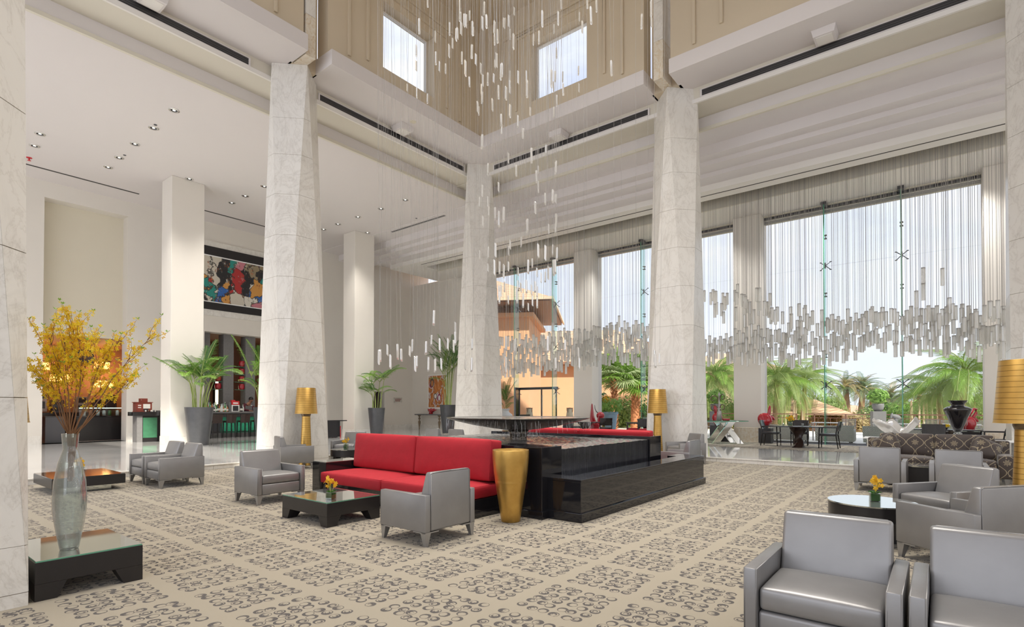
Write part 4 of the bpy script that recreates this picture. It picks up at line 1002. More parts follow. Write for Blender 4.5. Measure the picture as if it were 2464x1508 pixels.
for px, y0, y1, n in ((1720, 705, 752, 11), (1765, 712, 770, 10), (1810, 705, 772, 13), (1838, 700, 760, 5), (1870, 735, 775, 8), (1915, 745, 775, 6)):
    for k in range(n): addtube(px+rr.uniform(-26, 26), rr.uniform(y0, y1))
for px, py in ((2221.5, 664), (2268, 666), (2221.5, 702), (1490, 773), (1503, 785), (1330, 788), (1358, 800), (1823, 693), (1775, 700), (2285, 735), (2205, 720)): addtube(px, py)
print('TUBES', len(tubes))
tubes.sort(key=lambda q_: q_[0].y)
def tube_mesh(h):
    g = G(); g.lathe([(.046, -h/2), (.052, -h/2+.01), (.052, h/2-.02), (.046, h/2)], 9, cap=False); g.cur = 1; g.lathe([(0, h/2-.004), (.052, h/2-.002), (.053, h/2-.018)], 9, cap=False)
    g.cur = 0; return g.mesh('crystal_tube', ['crystal', 'mesh_steel'], fix=False, smooth=False)
T_me = [tube_mesh(h) for h in (.42, .46, .50)]; C2 = cord_mesh(.0026); ZT = 9.07
gs = G(); gc = G(); wc = .0017
for k, (p, px) in enumerate(tubes):
    if k < 300:
        o = link('crystal_tube', T_me[rr.randrange(3)], loc=p, rz=rr.random()*3)
        tag(o, *(lambda w: ('ribbed clear glass tube '+w, 'crystal pendant', 'glass tubes hanging '+w))(cz(px, p.z)))
        c = link('cord', C2, o); c.location = (0, 0, .2); c.scale = (1, 1, ZT-p.z-.2)
    else:
        me = T_me[k % 3]; gs.v += [(v.co.x+p.x, v.co.y+p.y, v.co.z+p.z) for v in me.vertices]; n0 = len(gs.v)-len(me.vertices)
        for f in me.polygons: gs.f.append(tuple(n0+i for i in f.vertices)); gs.mi.append(f.material_index)
        w = wc; gc.box(p.x-w, p.y-w, p.z+.2, p.x+w, p.y+w, ZT)
t = link('crystal_curtain', gs.mesh('crystal_curtain', ['crystal', 'mesh_steel'], fix=False)); tag(t, 'dense mass of glass tubes hanging before the far left windows', 'crystal curtain', kind='stuff')
c = ob('cords', gc, 'cord', t, fix=False); c['kind'] = 'stuff'

for y in (-4.5, -.5, 3.5, 7.5, 11.5, 16): lamp('dining_fill_spot', 'SPOT', (20.6, y, 8.70), 480, (1, .98, .95), spot_size=2.2, spot_blend=.9, shadow_soft_size=.2)  # spots added without fixtures; floor bounce brightens the low ceiling
# ------------------------------------------------------------------ potted areca palms
def frond_mesh(name, L_, nl, ll, droop, m, wid=.012, lift=.5, vee=.5, seed=0, n=14):
    "a feather frond: rachis leaves the origin along +x, rising then arching over"
    r2 = random.Random(seed); g = G(); pts = []
    for i in range(n+1):
        s = i/n; pts.append(Vector((L_*(s-.12*droop*s*s*s), 0, L_*(lift*s-droop*s*s))))
    g.tube(pts, [.011*(1-.8*i/n)*L_ + .002 for i in range(n+1)], 5)
    g.cur = 1
    for k in range(nl):
        s = .14+.84*k/(nl-1); i = min(n-1, int(s*n)); p = pts[i].lerp(pts[i+1], s*n-i); d = (pts[i+1]-pts[i]).normalized()
        l = ll*(math.sin(PI*min(1, .25+.72*s)))**.7*r2.uniform(.85, 1.1)
        for sd_ in (-1, 1):
            e = (d*.62+Vector((0, sd_, 0))*.75+Vector((0, 0, vee*.5))).normalized(); q1 = p+e*l*.5; q2 = q1+(e*.75+Vector((0, 0, -.75*abs(r2.gauss(.8, .3))))).normalized()*l*.5
            w = d.cross(e).normalized().cross(e).normalized()*wid
            g.add([p-w*.4, p+w*.4, q1+w, q1-w, q2], [(0, 1, 2, 3), (3, 2, 4)])
    return g.mesh(name, ['stem_green', m], fix=False)
A_FR = [frond_mesh('frond', 1.15, 46, .34, .62, m, .0075, .75, .5, k) for k, m in enumerate(('leaf_palm', 'leaf_palm', 'leaf_dark', 'leaf_bright'))]
A_FR2 = [frond_mesh('frond', 1.25, 46, .36, .22, m, .0075, .95, .5, k+9) for k, m in enumerate(('leaf_palm', 'leaf_dark', 'leaf_palm', 'leaf_dark'))]
def areca(lab, x, y, z, r, hgt, stems, H, spread, up, seed, facing=None):
    r2 = random.Random(seed); t = thing('potted_palm', lab, 'plant', (x, y, z), 0, 'potted palms in tall charcoal planters')
    g = G(); g.lathe([(0, 0), (r*.66, 0), (r*.68, .02), (r, hgt-.02), (r*1.01, hgt), (r*.93, hgt), (r*.90, hgt-.08), (0, hgt-.08)], 44, cap=False); sm(ob('planter', g, 'pot_charcoal', t, smooth=True), .7)
    g = G(); g.lathe([(0, hgt-.07), (r*.9, hgt-.075)], 20, cap=False); ob('soil', g, 'soil', t)
    for k in range(stems):
        a = k*2.399+r2.random(); b = Vector((math.cos(a), math.sin(a), 0)); p0 = b*r*.5*r2.random()**.5+Vector((0, 0, hgt-.08)); h = H*r2.uniform(.45, 1.0); ln = spread*r2.uniform(.2, 1.0)
        p1 = p0+b*ln*.25*h+Vector((0, 0, h)); mid = p0.lerp(p1, .5)-b*.04
        g = G(); g.tube([p0, mid, p1], [.024, .018, .012], 6); ob('stem', g, 'stem_green', t, smooth=True, fix=False)
        for m in range(2 if k % 2 else 3):
            o = link('frond', (A_FR2 if r2.random() < up else A_FR)[r2.randrange(4)], t); o.location = p1; s = r2.uniform(.7, 1.08)*(.8+.25*h/H); o.scale = (s, s, s)
            o.rotation_euler = (r2.uniform(-.25, .25), r2.uniform(-.55, .1), a+m*2.2+r2.uniform(-.6, .6))
    return t
areca('lush potted palm in charcoal planter before the left square column', 7.97, 20.6, FZ, .45, 1.33, 14, 1.35, 1.15, .30, 3)
areca('potted palm partly hidden behind the left marble pillar, by the bar', 10.2, 20.3, FZ, .45, 1.33, 10, 1.4, 1.1, .3, 8)
areca('open arching potted palm with few stems near the right square column', 15.4, 20.45, FZ, .38, 1.30, 7, 1.45, 1.0, .1, 5)
areca('tall dense potted palm left of the farthest pillar, before the painting', 19.6, 20.1, FZ, .42, 1.45, 13, 2.6, .55, .75, 12)

# ------------------------------------------------------------------ left hall: bar
t = thing('bar_counter', 'long dark bar counter with green tiled front behind the stools', 'bar', (11.5, 25.0, FZ)); X0b, X1b = -1.48, 1.68
ob('counter_top', bx(X0b, -.15, 1.055, X1b, .5, 1.13), 'stone_grey', t, bevel=.006); ob('body', bx(X0b+.02, .12, 0, X1b, .45, 1.055), 'steel_dark', t); ob('plinth', bx(X0b+.02, .06, 0, X1b, .12, .18), 'stone_grey', t); ob('front_panel', bx(X0b+.02, .06, .9, X1b, .12, 1.05), 'stone_grey', t)
for k in range(4): ob('tile_panel', bx(-.92+k*.64, .09, .19, -.92+k*.64+.63, .115, .89), 'green_tile', t)
def bar_stool():
    t = thing('bar_stool', 'x', 'stool', group='dark leather bar stools')
    for sx in (-1, 1):
        for sy in (-1, 1):
            g = G(); x, y = sx*.17, sy*.17; g.hexa([(x*1.06-.016, y*1.1-.016, 0), (x*1.06+.016, y*1.1-.016, 0), (x*1.06+.016, y*1.1+.016, 0), (x*1.06-.016, y*1.1+.016, 0), (x-.022, y-.022, .68), (x+.022, y-.022, .68), (x+.022, y+.022, .68), (x-.022, y+.022, .68)]); ob('leg', g, 'black_satin', t)
    g = G()
    for s in (-1, 1): g.box(-.17, s*.18-.01, .24, .17, s*.18+.01, .265); g.box(s*.18-.01, -.17, .24, s*.18+.01, .17, .265)
    ob('footrest', g, 'black_satin', t); sm(ob('seat', bx(-.20, -.2, .66, .20, .2, .74), 'dark_wood', t, bevel=.02))
    g = G(); n = 8
    for i in range(n):
        x0, x1 = -.20+.40*i/n, -.20+.40*(i+1)/n; f = lambda x: -.20-.05*(1-(x/.2)**2)
        g.hexa([(x0, f(x0), .64), (x1, f(x1), .64), (x1, f(x1)+.035, .64), (x0, f(x0)+.035, .64), (x0*1.05, f(x0)-.05, 1.02), (x1*1.05, f(x1)-.05, 1.02), (x1*1.05, f(x1)-.015, 1.02), (x0*1.05, f(x0)-.015, 1.02)])
    ob('backrest', g, 'dark_wood', t); return t
bs = bar_stool()
for k, (x, lab) in enumerate(((10.17, 'leftmost full dark bar stool at the counter'), (10.74, 'second dark bar stool from the left at the counter'), (11.33, 'third dark bar stool from the left at the counter'), (11.93, 'dark bar stool half hidden by the marble pillar'), (9.72, 'dark bar stool behind the planter at the counter end'))):
    if k == 0: bs.location = (x, 24.62, FZ); bs['label'] = lab
    else: dup(bs, (x, 24.62, FZ), 0, lab)
for k, (x0, x1) in enumerate(((10.01, 10.39), (10.96, 11.41), (11.95, 12.40))):
    tag(ob('stone_pier', bx(x0, 25.75, FZ, x1, 26.25, 4.765), 'stone_grey'), ('left dark stone pier in the bar opening', 'middle dark stone pier in the bar opening', 'right dark stone pier in the bar opening beside the pillar')[k], 'pier')
g = G(); g.box(9, 30.4, 0, 14.5, 30.6, 6); g.box(8.9, 26.2, 0, 9.0, 30.5, 6); g.box(14.4, 26.2, 0, 14.5, 30.5, 6); tag(ob('wall_bar_back', g, 'room_warm'), kind='structure')
tag(ob('ceiling_bar', bx(8.9, 25.95, 4.85, 14.5, 30.6, 5.0), 'room_warm'), kind='structure'); tag(ob('floor_bar', bx(4, 26.5, -.2, 14.5, 32, FZ), 'room_warm'), kind='structure')
for k, (x0, x1) in enumerate(((11.2, 11.9), (12.5, 13.1), (10.0, 10.5))):
    f = G(); f.box(x0-.08, 30.3, 1.1, x0, 30.4, 2.9); f.box(x1, 30.3, 1.1, x1+.08, 30.4, 2.9); f.box(x0, 30.3, 2.8, x1, 30.4, 2.9); f.box(x0, 30.3, 2.35, x1, 30.36, 2.41)
    w = tag(ob('window_%d' % (11+k), f, 'dark_wood'), kind='structure'); ob('glass_pane', bx(x0, 30.33, 1.1, x1, 30.35, 2.8), 'glow_window', w)
for k, (x, zs) in enumerate(((10.67, (2.42, 2.78, 3.14)), (11.72, (2.42, 2.78, 3.14, 3.5)))):
    for z in zs:
        g = G(); g.lathe([(0, -.16), (.10, -.16), (.13, -.10), (.14, 0), (.12, .10), (.11, .11), (0, .11)], 18, cap=False)
        o = tag(ob('red_jar', g, 'red_gloss', loc=(x+.15, 25.95, z), smooth=True), 'round dark red jar on the %s stack of glass shelves, %s' % (('left', 'right')[k], ('lowest', 'second up', 'third up', 'topmost')[zs.index(z)]), 'jar', 'red jars on the bar shelves')
    s = G()
    for z in zs: s.box(x-.18, 25.82, z-.178, x+.48, 26.1, z-.162)
    for i, z in enumerate(zs): pass
    for z in zs: tag(ob('glass_shelf', bx(x-.22, 25.82, z-.176, x+.56, 26.1, z-.162), 'glass_edge'), 'thin glass shelf in the %s gap of the bar, %s' % (('left', 'right')[k], ('lowest', 'second up', 'third up', 'topmost')[zs.index(z)]), 'shelf', 'glass shelves above the bar')
BT = FZ+1.13
def bottle(m, h, r):
    g = G(); g.lathe([(0, 0), (r, 0), (r*1.02, .01), (r*1.02, h*.55), (r*.85, h*.64), (r*.34, h*.76), (r*.32, h*.96), (r*.38, h*.965), (r*.38, h), (0, h)], 14, cap=False); me = g.mesh('bottle', m, True); return me
BM = {k: bottle('bottle_'+k, h, r) for k, h, r in (('green', .34, .042), ('clear', .32, .045), ('amber', .30, .045), ('dark', .32, .043))}
LBm = {}
rr = random.Random(31)
for i in range(34):
    k = rr.choice(('green', 'clear', 'clear', 'amber', 'dark')); row = i % 2
    o = link('bottle', BM[k], loc=(9.96+(i//2)*.058+rr.uniform(-.012, .012) if True else 0, 25.14+row*.22+rr.uniform(-.03, .03), BT), rz=rr.random()*6); s = rr.uniform(.75, 1.2)+.25*row; o.scale = (1, 1, s)
    lb = bx(0, 0, 0, 1, 1, 1)
    if k not in LBm:
        g = G(); g.lathe([(.0462, .05), (.0464, .14)], 14, cap=False); LBm[k] = g.mesh('paper_label', 'paper', True)
    link('paper_label', LBm[k], o)
    tag(o, '%s glass liquor bottle among the crowd at the left end of the bar' % k if k != 'dark' else 'black glass liquor bottle among the crowd at the left end of the bar', 'bottle', '%s bottles crowded on the bar' % k)
for i, (x, k, lab) in enumerate(((11.47, 'dark', 'dark wine bottle with pale label right of the red drinks display'), (11.53, 'dark', 'dark wine bottle beside the bartender on the counter'), (11.61, 'clear', 'clear bottle standing nearest the bartender'))):
    o = link('bottle', BM[k], loc=(x, 25.15+.05*i, BT)); link('paper_label', LBm.get(k) or LBm['clear'], o); tag(o, lab, 'bottle')
t = thing('drinks_display', 'small white counter display with red header and lettering', 'display', (11.22, 25.2, BT))
ob('case', bx(-.17, -.1, 0, .17, .1, .30), 'white_plain', t, bevel=.006); ob('dark_window', bx(-.12, -.106, .03, .12, -.1, .26), 'window_dark', t); ob('header', bx(-.17, -.10, .30, .17, .06, .47), 'red_plastic', t, bevel=.006); ob('white_band', bx(-.11, -.104, .35, .11, -.10, .41), 'white_plain', t); ob('topper', bx(-.15, -.02, .47, .02, .06, .52), 'red_plastic', t)
tag(ob('menu_stand', bx(10.94, 25.1, BT, 11.02, 25.3, BT+.42), 'stone_grey'), 'dark upright menu stand left of the red drinks display', 'menu stand')

# bartender: one skinned body
def skin_body(name, verts, edges, radii, m, parent, sub=2, root=0):
    me = bpy.data.meshes.new(name); me.from_pydata([tuple(v) for v in verts], edges, []); o = link(name, me, parent)
    sk = o.modifiers.new('skin', 'SKIN'); lay = me.skin_vertices[0].data
    for i, r in enumerate(radii): lay[i].radius = (r, r) if not hasattr(r, '__len__') else r
    lay[root].use_root = True; sk.use_smooth_shade = True
    sb = o.modifiers.new('sub', 'SUBSURF'); sb.levels = sb.render_levels = sub
    dg = bpy.context.evaluated_depsgraph_get(); nm = bpy.data.meshes.new_from_object(o.evaluated_get(dg)); o.modifiers.clear(); o.data = nm; nm.materials.clear(); nm.materials.append(mat(m))
    nm.polygons.foreach_set('use_smooth', [True]*len(nm.polygons)); return o
bt = thing('person', 'bartender in maroon shirt with name badge bending over the bar', 'person', (12.06, 25.98, FZ))
V_ = [(0, .05, .98), (0, .02, 1.18), (.02, -.06, 1.36), (.06, -.16, 1.49), (.10, -.22, 1.55), (.13, -.27, 1.63), (.14, -.30, 1.72),
      (-.14, -.16, 1.44), (-.20, -.24, 1.22), (.02, -.50, 1.15), (.22, -.12, 1.44), (.30, -.26, 1.22), (.22, -.52, 1.15),
      (-.09, .06, .92), (-.09, .03, .5), (-.09, .07, .06), (.09, .06, .92), (.09, .03, .5), (.09, .07, .06), (-.09, -.04, .03), (.09, -.04, .03), (.07, -.57, 1.145), (.25, -.58, 1.145)]
E_ = [(0, 1), (1, 2), (2, 3), (3, 4), (4, 5), (5, 6), (3, 7), (7, 8), (8, 9), (3, 10), (10, 11), (11, 12), (0, 13), (13, 14), (14, 15), (0, 16), (16, 17), (17, 18), (15, 19), (18, 20), (9, 21), (12, 22)]
R_ = [(.15, .11), (.15, .11), (.17, .12), (.10, .09), (.055, .055), (.075, .085), (.075, .085), .07, .052, .032, .07, .052, .032, .085, .06, .045, .085, .06, .045, .035, .035, (.036, .016), (.036, .016)]
for base, side in ((21, 1), (22, -1)):
    for f in range(4):
        i = len(V_); b = V_[base]; V_ += [(b[0]-.03+.02*f, b[1]-.045-(.01 if f in (1, 2) else 0), b[2]-.002), (b[0]-.033+.022*f, b[1]-.075-(.012 if f in (1, 2) else 0), b[2]-.016)]; E_ += [(base, i), (i, i+1)]; R_ += [.0085, .007]
    i = len(V_); b = V_[base]; V_ += [(b[0]+side*.045, b[1]-.02, b[2]-.006), (b[0]+side*.05, b[1]-.05, b[2]-.014)]; E_ += [(base, i), (i, i+1)]; R_ += [.010, .008]
skin_body('body', V_, E_, R_, 'skin', bt)
sV = [V_[i] for i in (0, 1, 2, 3, 7, 8, 10, 11)]+[((V_[8][0]*.15+V_[9][0]*.85), (V_[8][1]*.15+V_[9][1]*.85), (V_[8][2]*.15+V_[9][2]*.85)+.003), ((V_[11][0]*.15+V_[12][0]*.85), (V_[11][1]*.15+V_[12][1]*.85), (V_[11][2]*.15+V_[12][2]*.85)+.003)]
skin_body('shirt', sV, [(0, 1), (1, 2), (2, 3), (3, 4), (4, 5), (5, 8), (3, 6), (6, 7), (7, 9)], [(.17, .125), (.168, .125), (.19, .135), (.112, .10), .085, .066, .085, .066, .045, .045], 'shirt_maroon', bt)
skin_body('trousers', [V_[i] for i in (0, 13, 14, 15, 16, 17, 18)], [(0, 1), (1, 2), (2, 3), (0, 4), (4, 5), (5, 6)], [(.16, .12), .10, .075, .06, .10, .075, .06], 'black_satin', bt)
g = G(); g.lathe([(0, .115), (.05, .105), (.085, .06), (.095, 0), (.09, -.03)], 16, (.135, -.265, 1.705), cap=False); h = ob('hair', g, 'hair', bt, smooth=True)
g = G()
for s in (-1, 1): g.lathe([(0, -.008), (.010, 0), (0, .008)], 8, (.14+s*.03, -.382, 1.68))
ob('eyes', g, 'hair', bt); g = G(); g.hexa([(.125, -.375, 1.635), (.155, -.375, 1.635), (.145, -.37, 1.68), (.135, -.37, 1.68), (.13, -.405, 1.64), (.15, -.405, 1.64), (.143, -.38, 1.68), (.137, -.38, 1.68)]); ob('nose', g, 'skin', bt, bevel=.004); ob('mouth', bx(.118, -.372, 1.607, .162, -.365, 1.613), 'red_wood', bt)
g = G()
for s in (-1, 1): g.lathe([(0, -.025), (.016, -.01), (.018, .01), (0, .025)], 8, (.135+s*.088, -.285, 1.66))
ob('ears', g, 'skin', bt, smooth=True); ob('name_badge', bx(.13, -.262, 1.40, .20, -.252, 1.425), 'white_plain', bt)

# ------------------------------------------------------------------ left hall: painting, buffet recess, desk
ax0, ax1 = 9.4, 15.0
t = thing('wall_painting', 'large framed abstract painting high on the left hall wall', 'painting', ((ax0+ax1)/2, WY, 7.1)); hw = (ax1-ax0)/2
g = G(); g.box(-hw-.3, -.05, 1.42, hw+.3, 0, 1.66); g.box(-hw-.3, -.05, -1.62, hw+.3, 0, -1.36); ob('border', g, 'marble', t)
g = G(); g.box(-hw-.3, -.08, 1.03, hw+.3, -.005, 1.42); g.box(-hw-.3, -.08, -1.36, hw+.3, -.005, -1.04); ob('frame', g, 'black_satin', t, bevel=.004)
g = G(); g.box(-hw-.3, -.085, .985, hw+.3, -.02, 1.03); g.box(-hw-.3, -.085, -1.04, hw+.3, -.02, -1.0); ob('mount', g, 'sheet_white', t); ob('canvas', bx(-hw-.3, -.06, -1.0, hw+.3, -.005, .985), 'abstract_art', t)
tag(ob('wall_buffet_back', bx(3.5, 30.3, 0, 8.9, 30.5, 5), 'eave_wood'), kind='structure'); tag(ob('ceiling_buffet', bx(3.5, 26.12, 4.14, 8.9, 30.5, 4.28), 'eave_wood'), kind='structure')
g = G(); g.box(3.4, 25.95, 0, 3.5, 30.5, 5); tag(ob('wall_buffet_side', g, 'eave_wood'), kind='structure')
def counter(lab, x0, x1, y0, y1, h, m, nm='buffet_counter'):
    t = thing(nm, lab, 'counter', ((x0+x1)/2, (y0+y1)/2, FZ)); a, b = (x1-x0)/2, (y1-y0)/2
    ob('body', bx(-a, -b, 0, a, b, h-.04), m, t, bevel=.004); ob('counter_top', bx(-a-.01, -b-.01, h-.04, a+.01, b+.01, h), 'black_gloss', t, bevel=.004); return t
counter('black buffet counter block at the left of the dark recess', 4.85, 5.42, 25.96, 27.2, 1.0, 'steel_dark'); counter('long black buffet counter at the back of the dark recess', 5.9, 8.6, 26.6, 27.4, .98, 'black_satin')
t = thing('display_case', 'lit glass display case on the long buffet counter', 'display case', (7.2, 27.0, FZ+.98)); ob('glass_case', bx(-1.2, -.3, 0, 1.4, .3, .30), 'clear_glass', t); ob('light_strip', bx(-1.2, -.31, .30, 1.4, -.27, .325), 'case_light', t); ob('top_shelf', bx(-1.2, -.3, .302, 1.4, .3, .32), 'clear_glass', t)
rr = random.Random(4)
for k in range(9):
    g = G(); g.lathe([(0, 0), (.06, 0), (.065, .16), (.05, .20), (.055, .22), (0, .22)], 12, cap=False); tag(ob('glass_jar', g, rr.choice(('bottle_clear', 'bottle_green', 'bottle_amber')), loc=(6.2+k*.22, 27.0+rr.uniform(-.15, .15), FZ+.985), smooth=True), 'glass jar inside the lit buffet display case', 'jar', 'jars in the lit display case')
for k, (x, z, w) in enumerate(((6.15, 2.72, .75), (7.65, 2.50, .8), (7.6, 3.35, .6), (5.6, 3.2, .35))):
    t = thing('wall_sconce', ('amber wall light in the middle of the buffet recess', 'amber wall light at lower right of the buffet recess', 'amber wall light at upper right of the buffet recess', 'small amber wall light at the left of the buffet recess')[k], 'lamp', (x, 30.25, z)); ob('glow_panel', bx(-w/2, -.03, -.16, w/2, 0, .16), 'lamp_glow', t, bevel=.01); ob('bracket', bx(-w/2-.04, -.05, .165, w/2+.04, .02, .20), 'bronze', t); lamp('sconce_light', 'POINT', (x, 29.7, z), 20, (1, .50, .18), shadow_soft_size=.15)
for k, (x, z) in enumerate(((5.35, 2.15), (5.9, 1.75), (6.7, 1.9), (7.3, 1.8), (7.75, 2.0))):
    t = thing('buffet_appliance', ('white steamer with dark door stacked left in buffet recess', 'grey espresso machine on the buffet back shelf', 'tall dark grey urn on the buffet back shelf', 'pale square cabinet on the buffet back shelf', 'dark cabinet at right of the buffet back shelf')[k], 'appliance', (x, 29.6, z)); m = ('ceramic_white', 'steel_dark', 'mesh_steel', 'stone_grey', 'steel_dark')[k]
    h = (.9, .55, .7, .6, .8)[k]; ob('housing', bx(-.2, -.2, -h, .2, .2, 0), m, t, bevel=.02)
    for j in range(2): ob('panel', bx(-.13, -.215, -h*.45*(j+1)+.05, .13, -.2, -h*.45*j-.06), 'window_dark', t)
tag(ob('back_shelf', bx(4.8, 29.2, FZ, 8.5, 30.2, 1.22), 'dark_wood'), 'dark back counter under the buffet appliances', 'counter')
t = thing('pendant_screen', 'dark hanging panel high in the buffet recess', 'screen', (6.6, 28.4, 3.55)); ob('panel', bx(-.35, -.05, -.32, .25, .05, .30), 'steel_dark', t); ob('screen', bx(-.1, -.06, -.28, .22, -.05, .12), 'stone_grey', t); g = G(); g.box(-.01, -.01, .3, .01, .01, .6); ob('hanger', g, 'black_satin', t)
t = thing('reception_podium', 'black podium desk with green panel before the left square column', 'podium', (7.4, 24.2, FZ))
ob('desk_top', bx(-.43, -.3, 1.0, .44, .3, 1.15), 'black_gloss', t, bevel=.005); ob('side_leg', bx(-.28, -.22, 0, -.10, .25, 1.0), 'stone_grey', t); ob('body', bx(-.10, -.20, .0, .40, .25, 1.0), 'black_satin', t); ob('green_panel', bx(-.08, -.215, .16, .385, -.20, .93), 'green_panel', t)
t = thing('brochure_rack', 'black open brochure rack attached beside the podium desk', 'rack', (7.96, 24.15, FZ)); g = G(); g.box(-.11, -.25, 0, -.085, .2, 1.2); g.box(.085, -.25, 0, .11, .2, 1.2); g.box(-.085, .17, 0, .085, .2, 1.2); ob('frame', g, 'black_satin', t)
for z in (.02, .28, .55, .90, 1.17): ob('shelf', bx(-.085, -.25, z-.012, .085, .17, z+.012), 'black_satin', t)
ob('base', bx(-.2, -.32, 0, .3, .25, .015), 'black_satin', t)
for k, (z, h, m) in enumerate(((.565, .28, 'white_plain'), (.30, .18, 'petal_orange'), (.915, .16, 'paper'), (1.185, .14, 'paper'), (.035, .2, 'stone_grey'))): tag(ob('brochure', bx(7.885, 23.92, FZ+z, 8.03, 23.93+.02*k, FZ+z+h), m), ('white brochure standing on the rack, middle shelf', 'orange brochure standing on the rack, lower shelf', 'beige brochure on the upper shelf of the rack', 'beige brochure on top of the rack', 'grey folder on the bottom of the rack')[k], 'brochure')
t = thing('display_chest', 'small red wooden display chest on the podium desk', 'chest', (7.36, 24.2, FZ+1.15)); ob('case', bx(-.26, -.18, .02, .26, .18, .35), 'red_wood', t, bevel=.006); ob('lid', bx(-.29, -.20, .35, .29, .20, .375), 'red_wood', t, bevel=.004); ob('base', bx(-.27, -.19, 0, .27, .19, .02), 'red_wood', t); ob('glass_front', bx(-.03, -.185, .13, .20, -.18, .30), 'paper', t); ob('niche', bx(-.02, -.184, .03, .14, -.18, .12), 'window_dark', t)
for k in range(2): ob('drawer_plate', bx(-.20, -.184, .15+k*.08, -.10, -.18, .185+k*.08), 'paper', t)
t = thing('wooden_box', 'small orange brown wooden box on top of the red chest', 'box', (7.38, 24.2, FZ+1.525)); ob('body', bx(-.12, -.1, 0, .12, .1, .14), 'red_wood', t, bevel=.006); ob('clasp', bx(-.10, -.106, .07, -.075, -.1, .09), 'chrome', t)
for k in range(4): tag(ob('small_jar', (lambda g: (g.lathe([(0, 0), (.025, 0), (.03, .05), (0, .075)], 10, cap=False), g)[1])(G()), ('paper', 'bronze', 'paper', 'steel_dark')[k], loc=(7.40+k*.09, 23.97, FZ+1.15), smooth=True), ('pale little jar', 'brown little jar', 'beige little jar', 'dark little dish')[k]+' in front of the red chest', 'jar')
# dark console with forsythia and red chair beyond the left pillar
t = thing('console_desk', 'dark console desk seen between left pillar and square column', 'console', (13.2, 20.9, FZ)); ob('top', bx(-.9, -.3, .72, .75, .3, .76), 'black_satin', t, bevel=.004); ob('front_panel', bx(-.88, -.28, .02, .3, -.25, .72), 'black_satin', t); ob('back_panel', bx(-.88, .2, .02, .73, .26, .72), 'black_satin', t)
g = G(); g.tube([(-.45, -.34, 0), (-.46, -.35, .35), (-.40, -.34, .62)], .013, 6); ob('bracket', g, 'chrome', t)
t = thing('red_chair', 'red plastic chair partly hidden by the right square column', 'chair', (13.95, 21.6, FZ)); 
for sx in (-1, 1):
    for sy in (-1, 1): g = G(); g.hexa([(sx*.2-.02, sy*.2-.02, 0), (sx*.2+.02, sy*.2-.02, 0), (sx*.2+.02, sy*.2+.02, 0), (sx*.2-.02, sy*.2+.02, 0), (sx*.18-.03, sy*.18-.03, .44), (sx*.18+.03, sy*.18-.03, .44), (sx*.18+.03, sy*.18+.03, .44), (sx*.18-.03, sy*.18+.03, .44)]); ob('leg', g, 'red_plastic', t)
ob('seat', bx(-.22, -.22, .43, .22, .22, .48), 'red_plastic', t, bevel=.015); g = G(); g.hexa([(-.22, .19, .46), (.22, .19, .46), (.22, .23, .46), (-.22, .23, .46), (-.22, .24, .64), (.22, .24, .64), (.22, .27, .64), (-.22, .27, .64)]); ob('backrest', g, 'red_plastic', t, bevel=.01)
t = thing('flower_vase', 'slim clear glass vase of forsythia on the dark console desk', 'vase', (12.66, 20.85, FZ+.76)); g = G(); g.lathe([(0, 0), (.075, 0), (.07, .3), (.08, .62)], 20, cap=False); ob('glass_body', g, 'clear_glass', t, smooth=True)
tw = G(); bl = G(); rr = random.Random(9); fl = [bl, bl]
for k in range(9):
    a = rr.random()*6.28; e = Vector((math.cos(a)*rr.uniform(.1, .42), math.sin(a)*rr.uniform(.1, .42), rr.uniform(1.2, 1.85))); tw.tube([(0, 0, .05), e*.35+Vector((0, 0, .2)), e], .008, 5)
    for m in range(26): s = rr.uniform(.42, 1); bloom(Vector((0, 0, .1)).lerp(e, s)+Vector((rr.uniform(-1, 1), rr.uniform(-1, 1), rr.uniform(-1, 1)))*.05, .045)
ob('branches', tw, 'twig_brown', t, fix=False); ob('blossoms', bl, 'petal_yellow', t, fix=False)
# door niche, sign, painting and console on the far wall
tag(ob('door_9', bx(18.92, 25.75, FZ, 19.62, 25.8, 2.35), 'dark_wood'), kind='structure'); g = G(); g.lathe([(0, 0), (.03, 0), (.03, .05), (0, .05)], 10); ob('door_handle', g, 'chrome', bpy.data.objects['door_9'], loc=(19.52, 25.72, 1.1))
t = thing('wall_sign', 'small clear wall sign with two lines of red lettering', 'sign', (20.6, WY, 1.87)); ob('plate', bx(-.30, -.022, -.135, .30, -.012, .135), 'window_glass', t)
for sx in (-.28, .28):
    for sz in (-.115, .115): g = G(); g.tube([(sx, 0, sz), (sx, -.03, sz)], .016, 8); ob('standoff', g, 'chrome', t)
for row, ws in ((.045, (.10, .06, .07, .09, .06)), (-.05, (.07, .09, .06, .10))):
    x = -.21; g = G(); rr = random.Random(row)
    for w in ws:
        for i in range(3): g.box(x+i*w/3, -.026, row-.028, x+(i+.55)*w/3, -.0225, row+.028*rr.uniform(.5, 1)); g.box(x, -.026, row-.03+.02*i, x+w*.85, -.0225, row-.024+.02*i)
        x += w+.02
    ob('lettering', g, 'sign_red', t)
t = thing('wall_painting', 'orange and white figure painting on the far wall above the console', 'painting', (21.70, 23.13, 2.36)); ob('canvas', bx(-.03, -.72, -.92, 0, .72, .92), 'warm_canvas', t)
g = G(); g.box(-.035, -.78, .92, 0, .78, .98); g.box(-.035, -.78, -1.04, 0, .78, -.92); g.box(-.035, .72, -.92, 0, .78, .92); g.box(-.035, -.78, -.92, 0, -.72, .92); ob('frame', g, 'white_plain', t)
t = thing('console_table', 'dark console table with turned bronze legs on the far wall', 'table', (21.4, 23.6, FZ)); ob('table_top', bx(-.22, -1.1, .86, .22, .93, .93), 'stone_grey', t, bevel=.005)
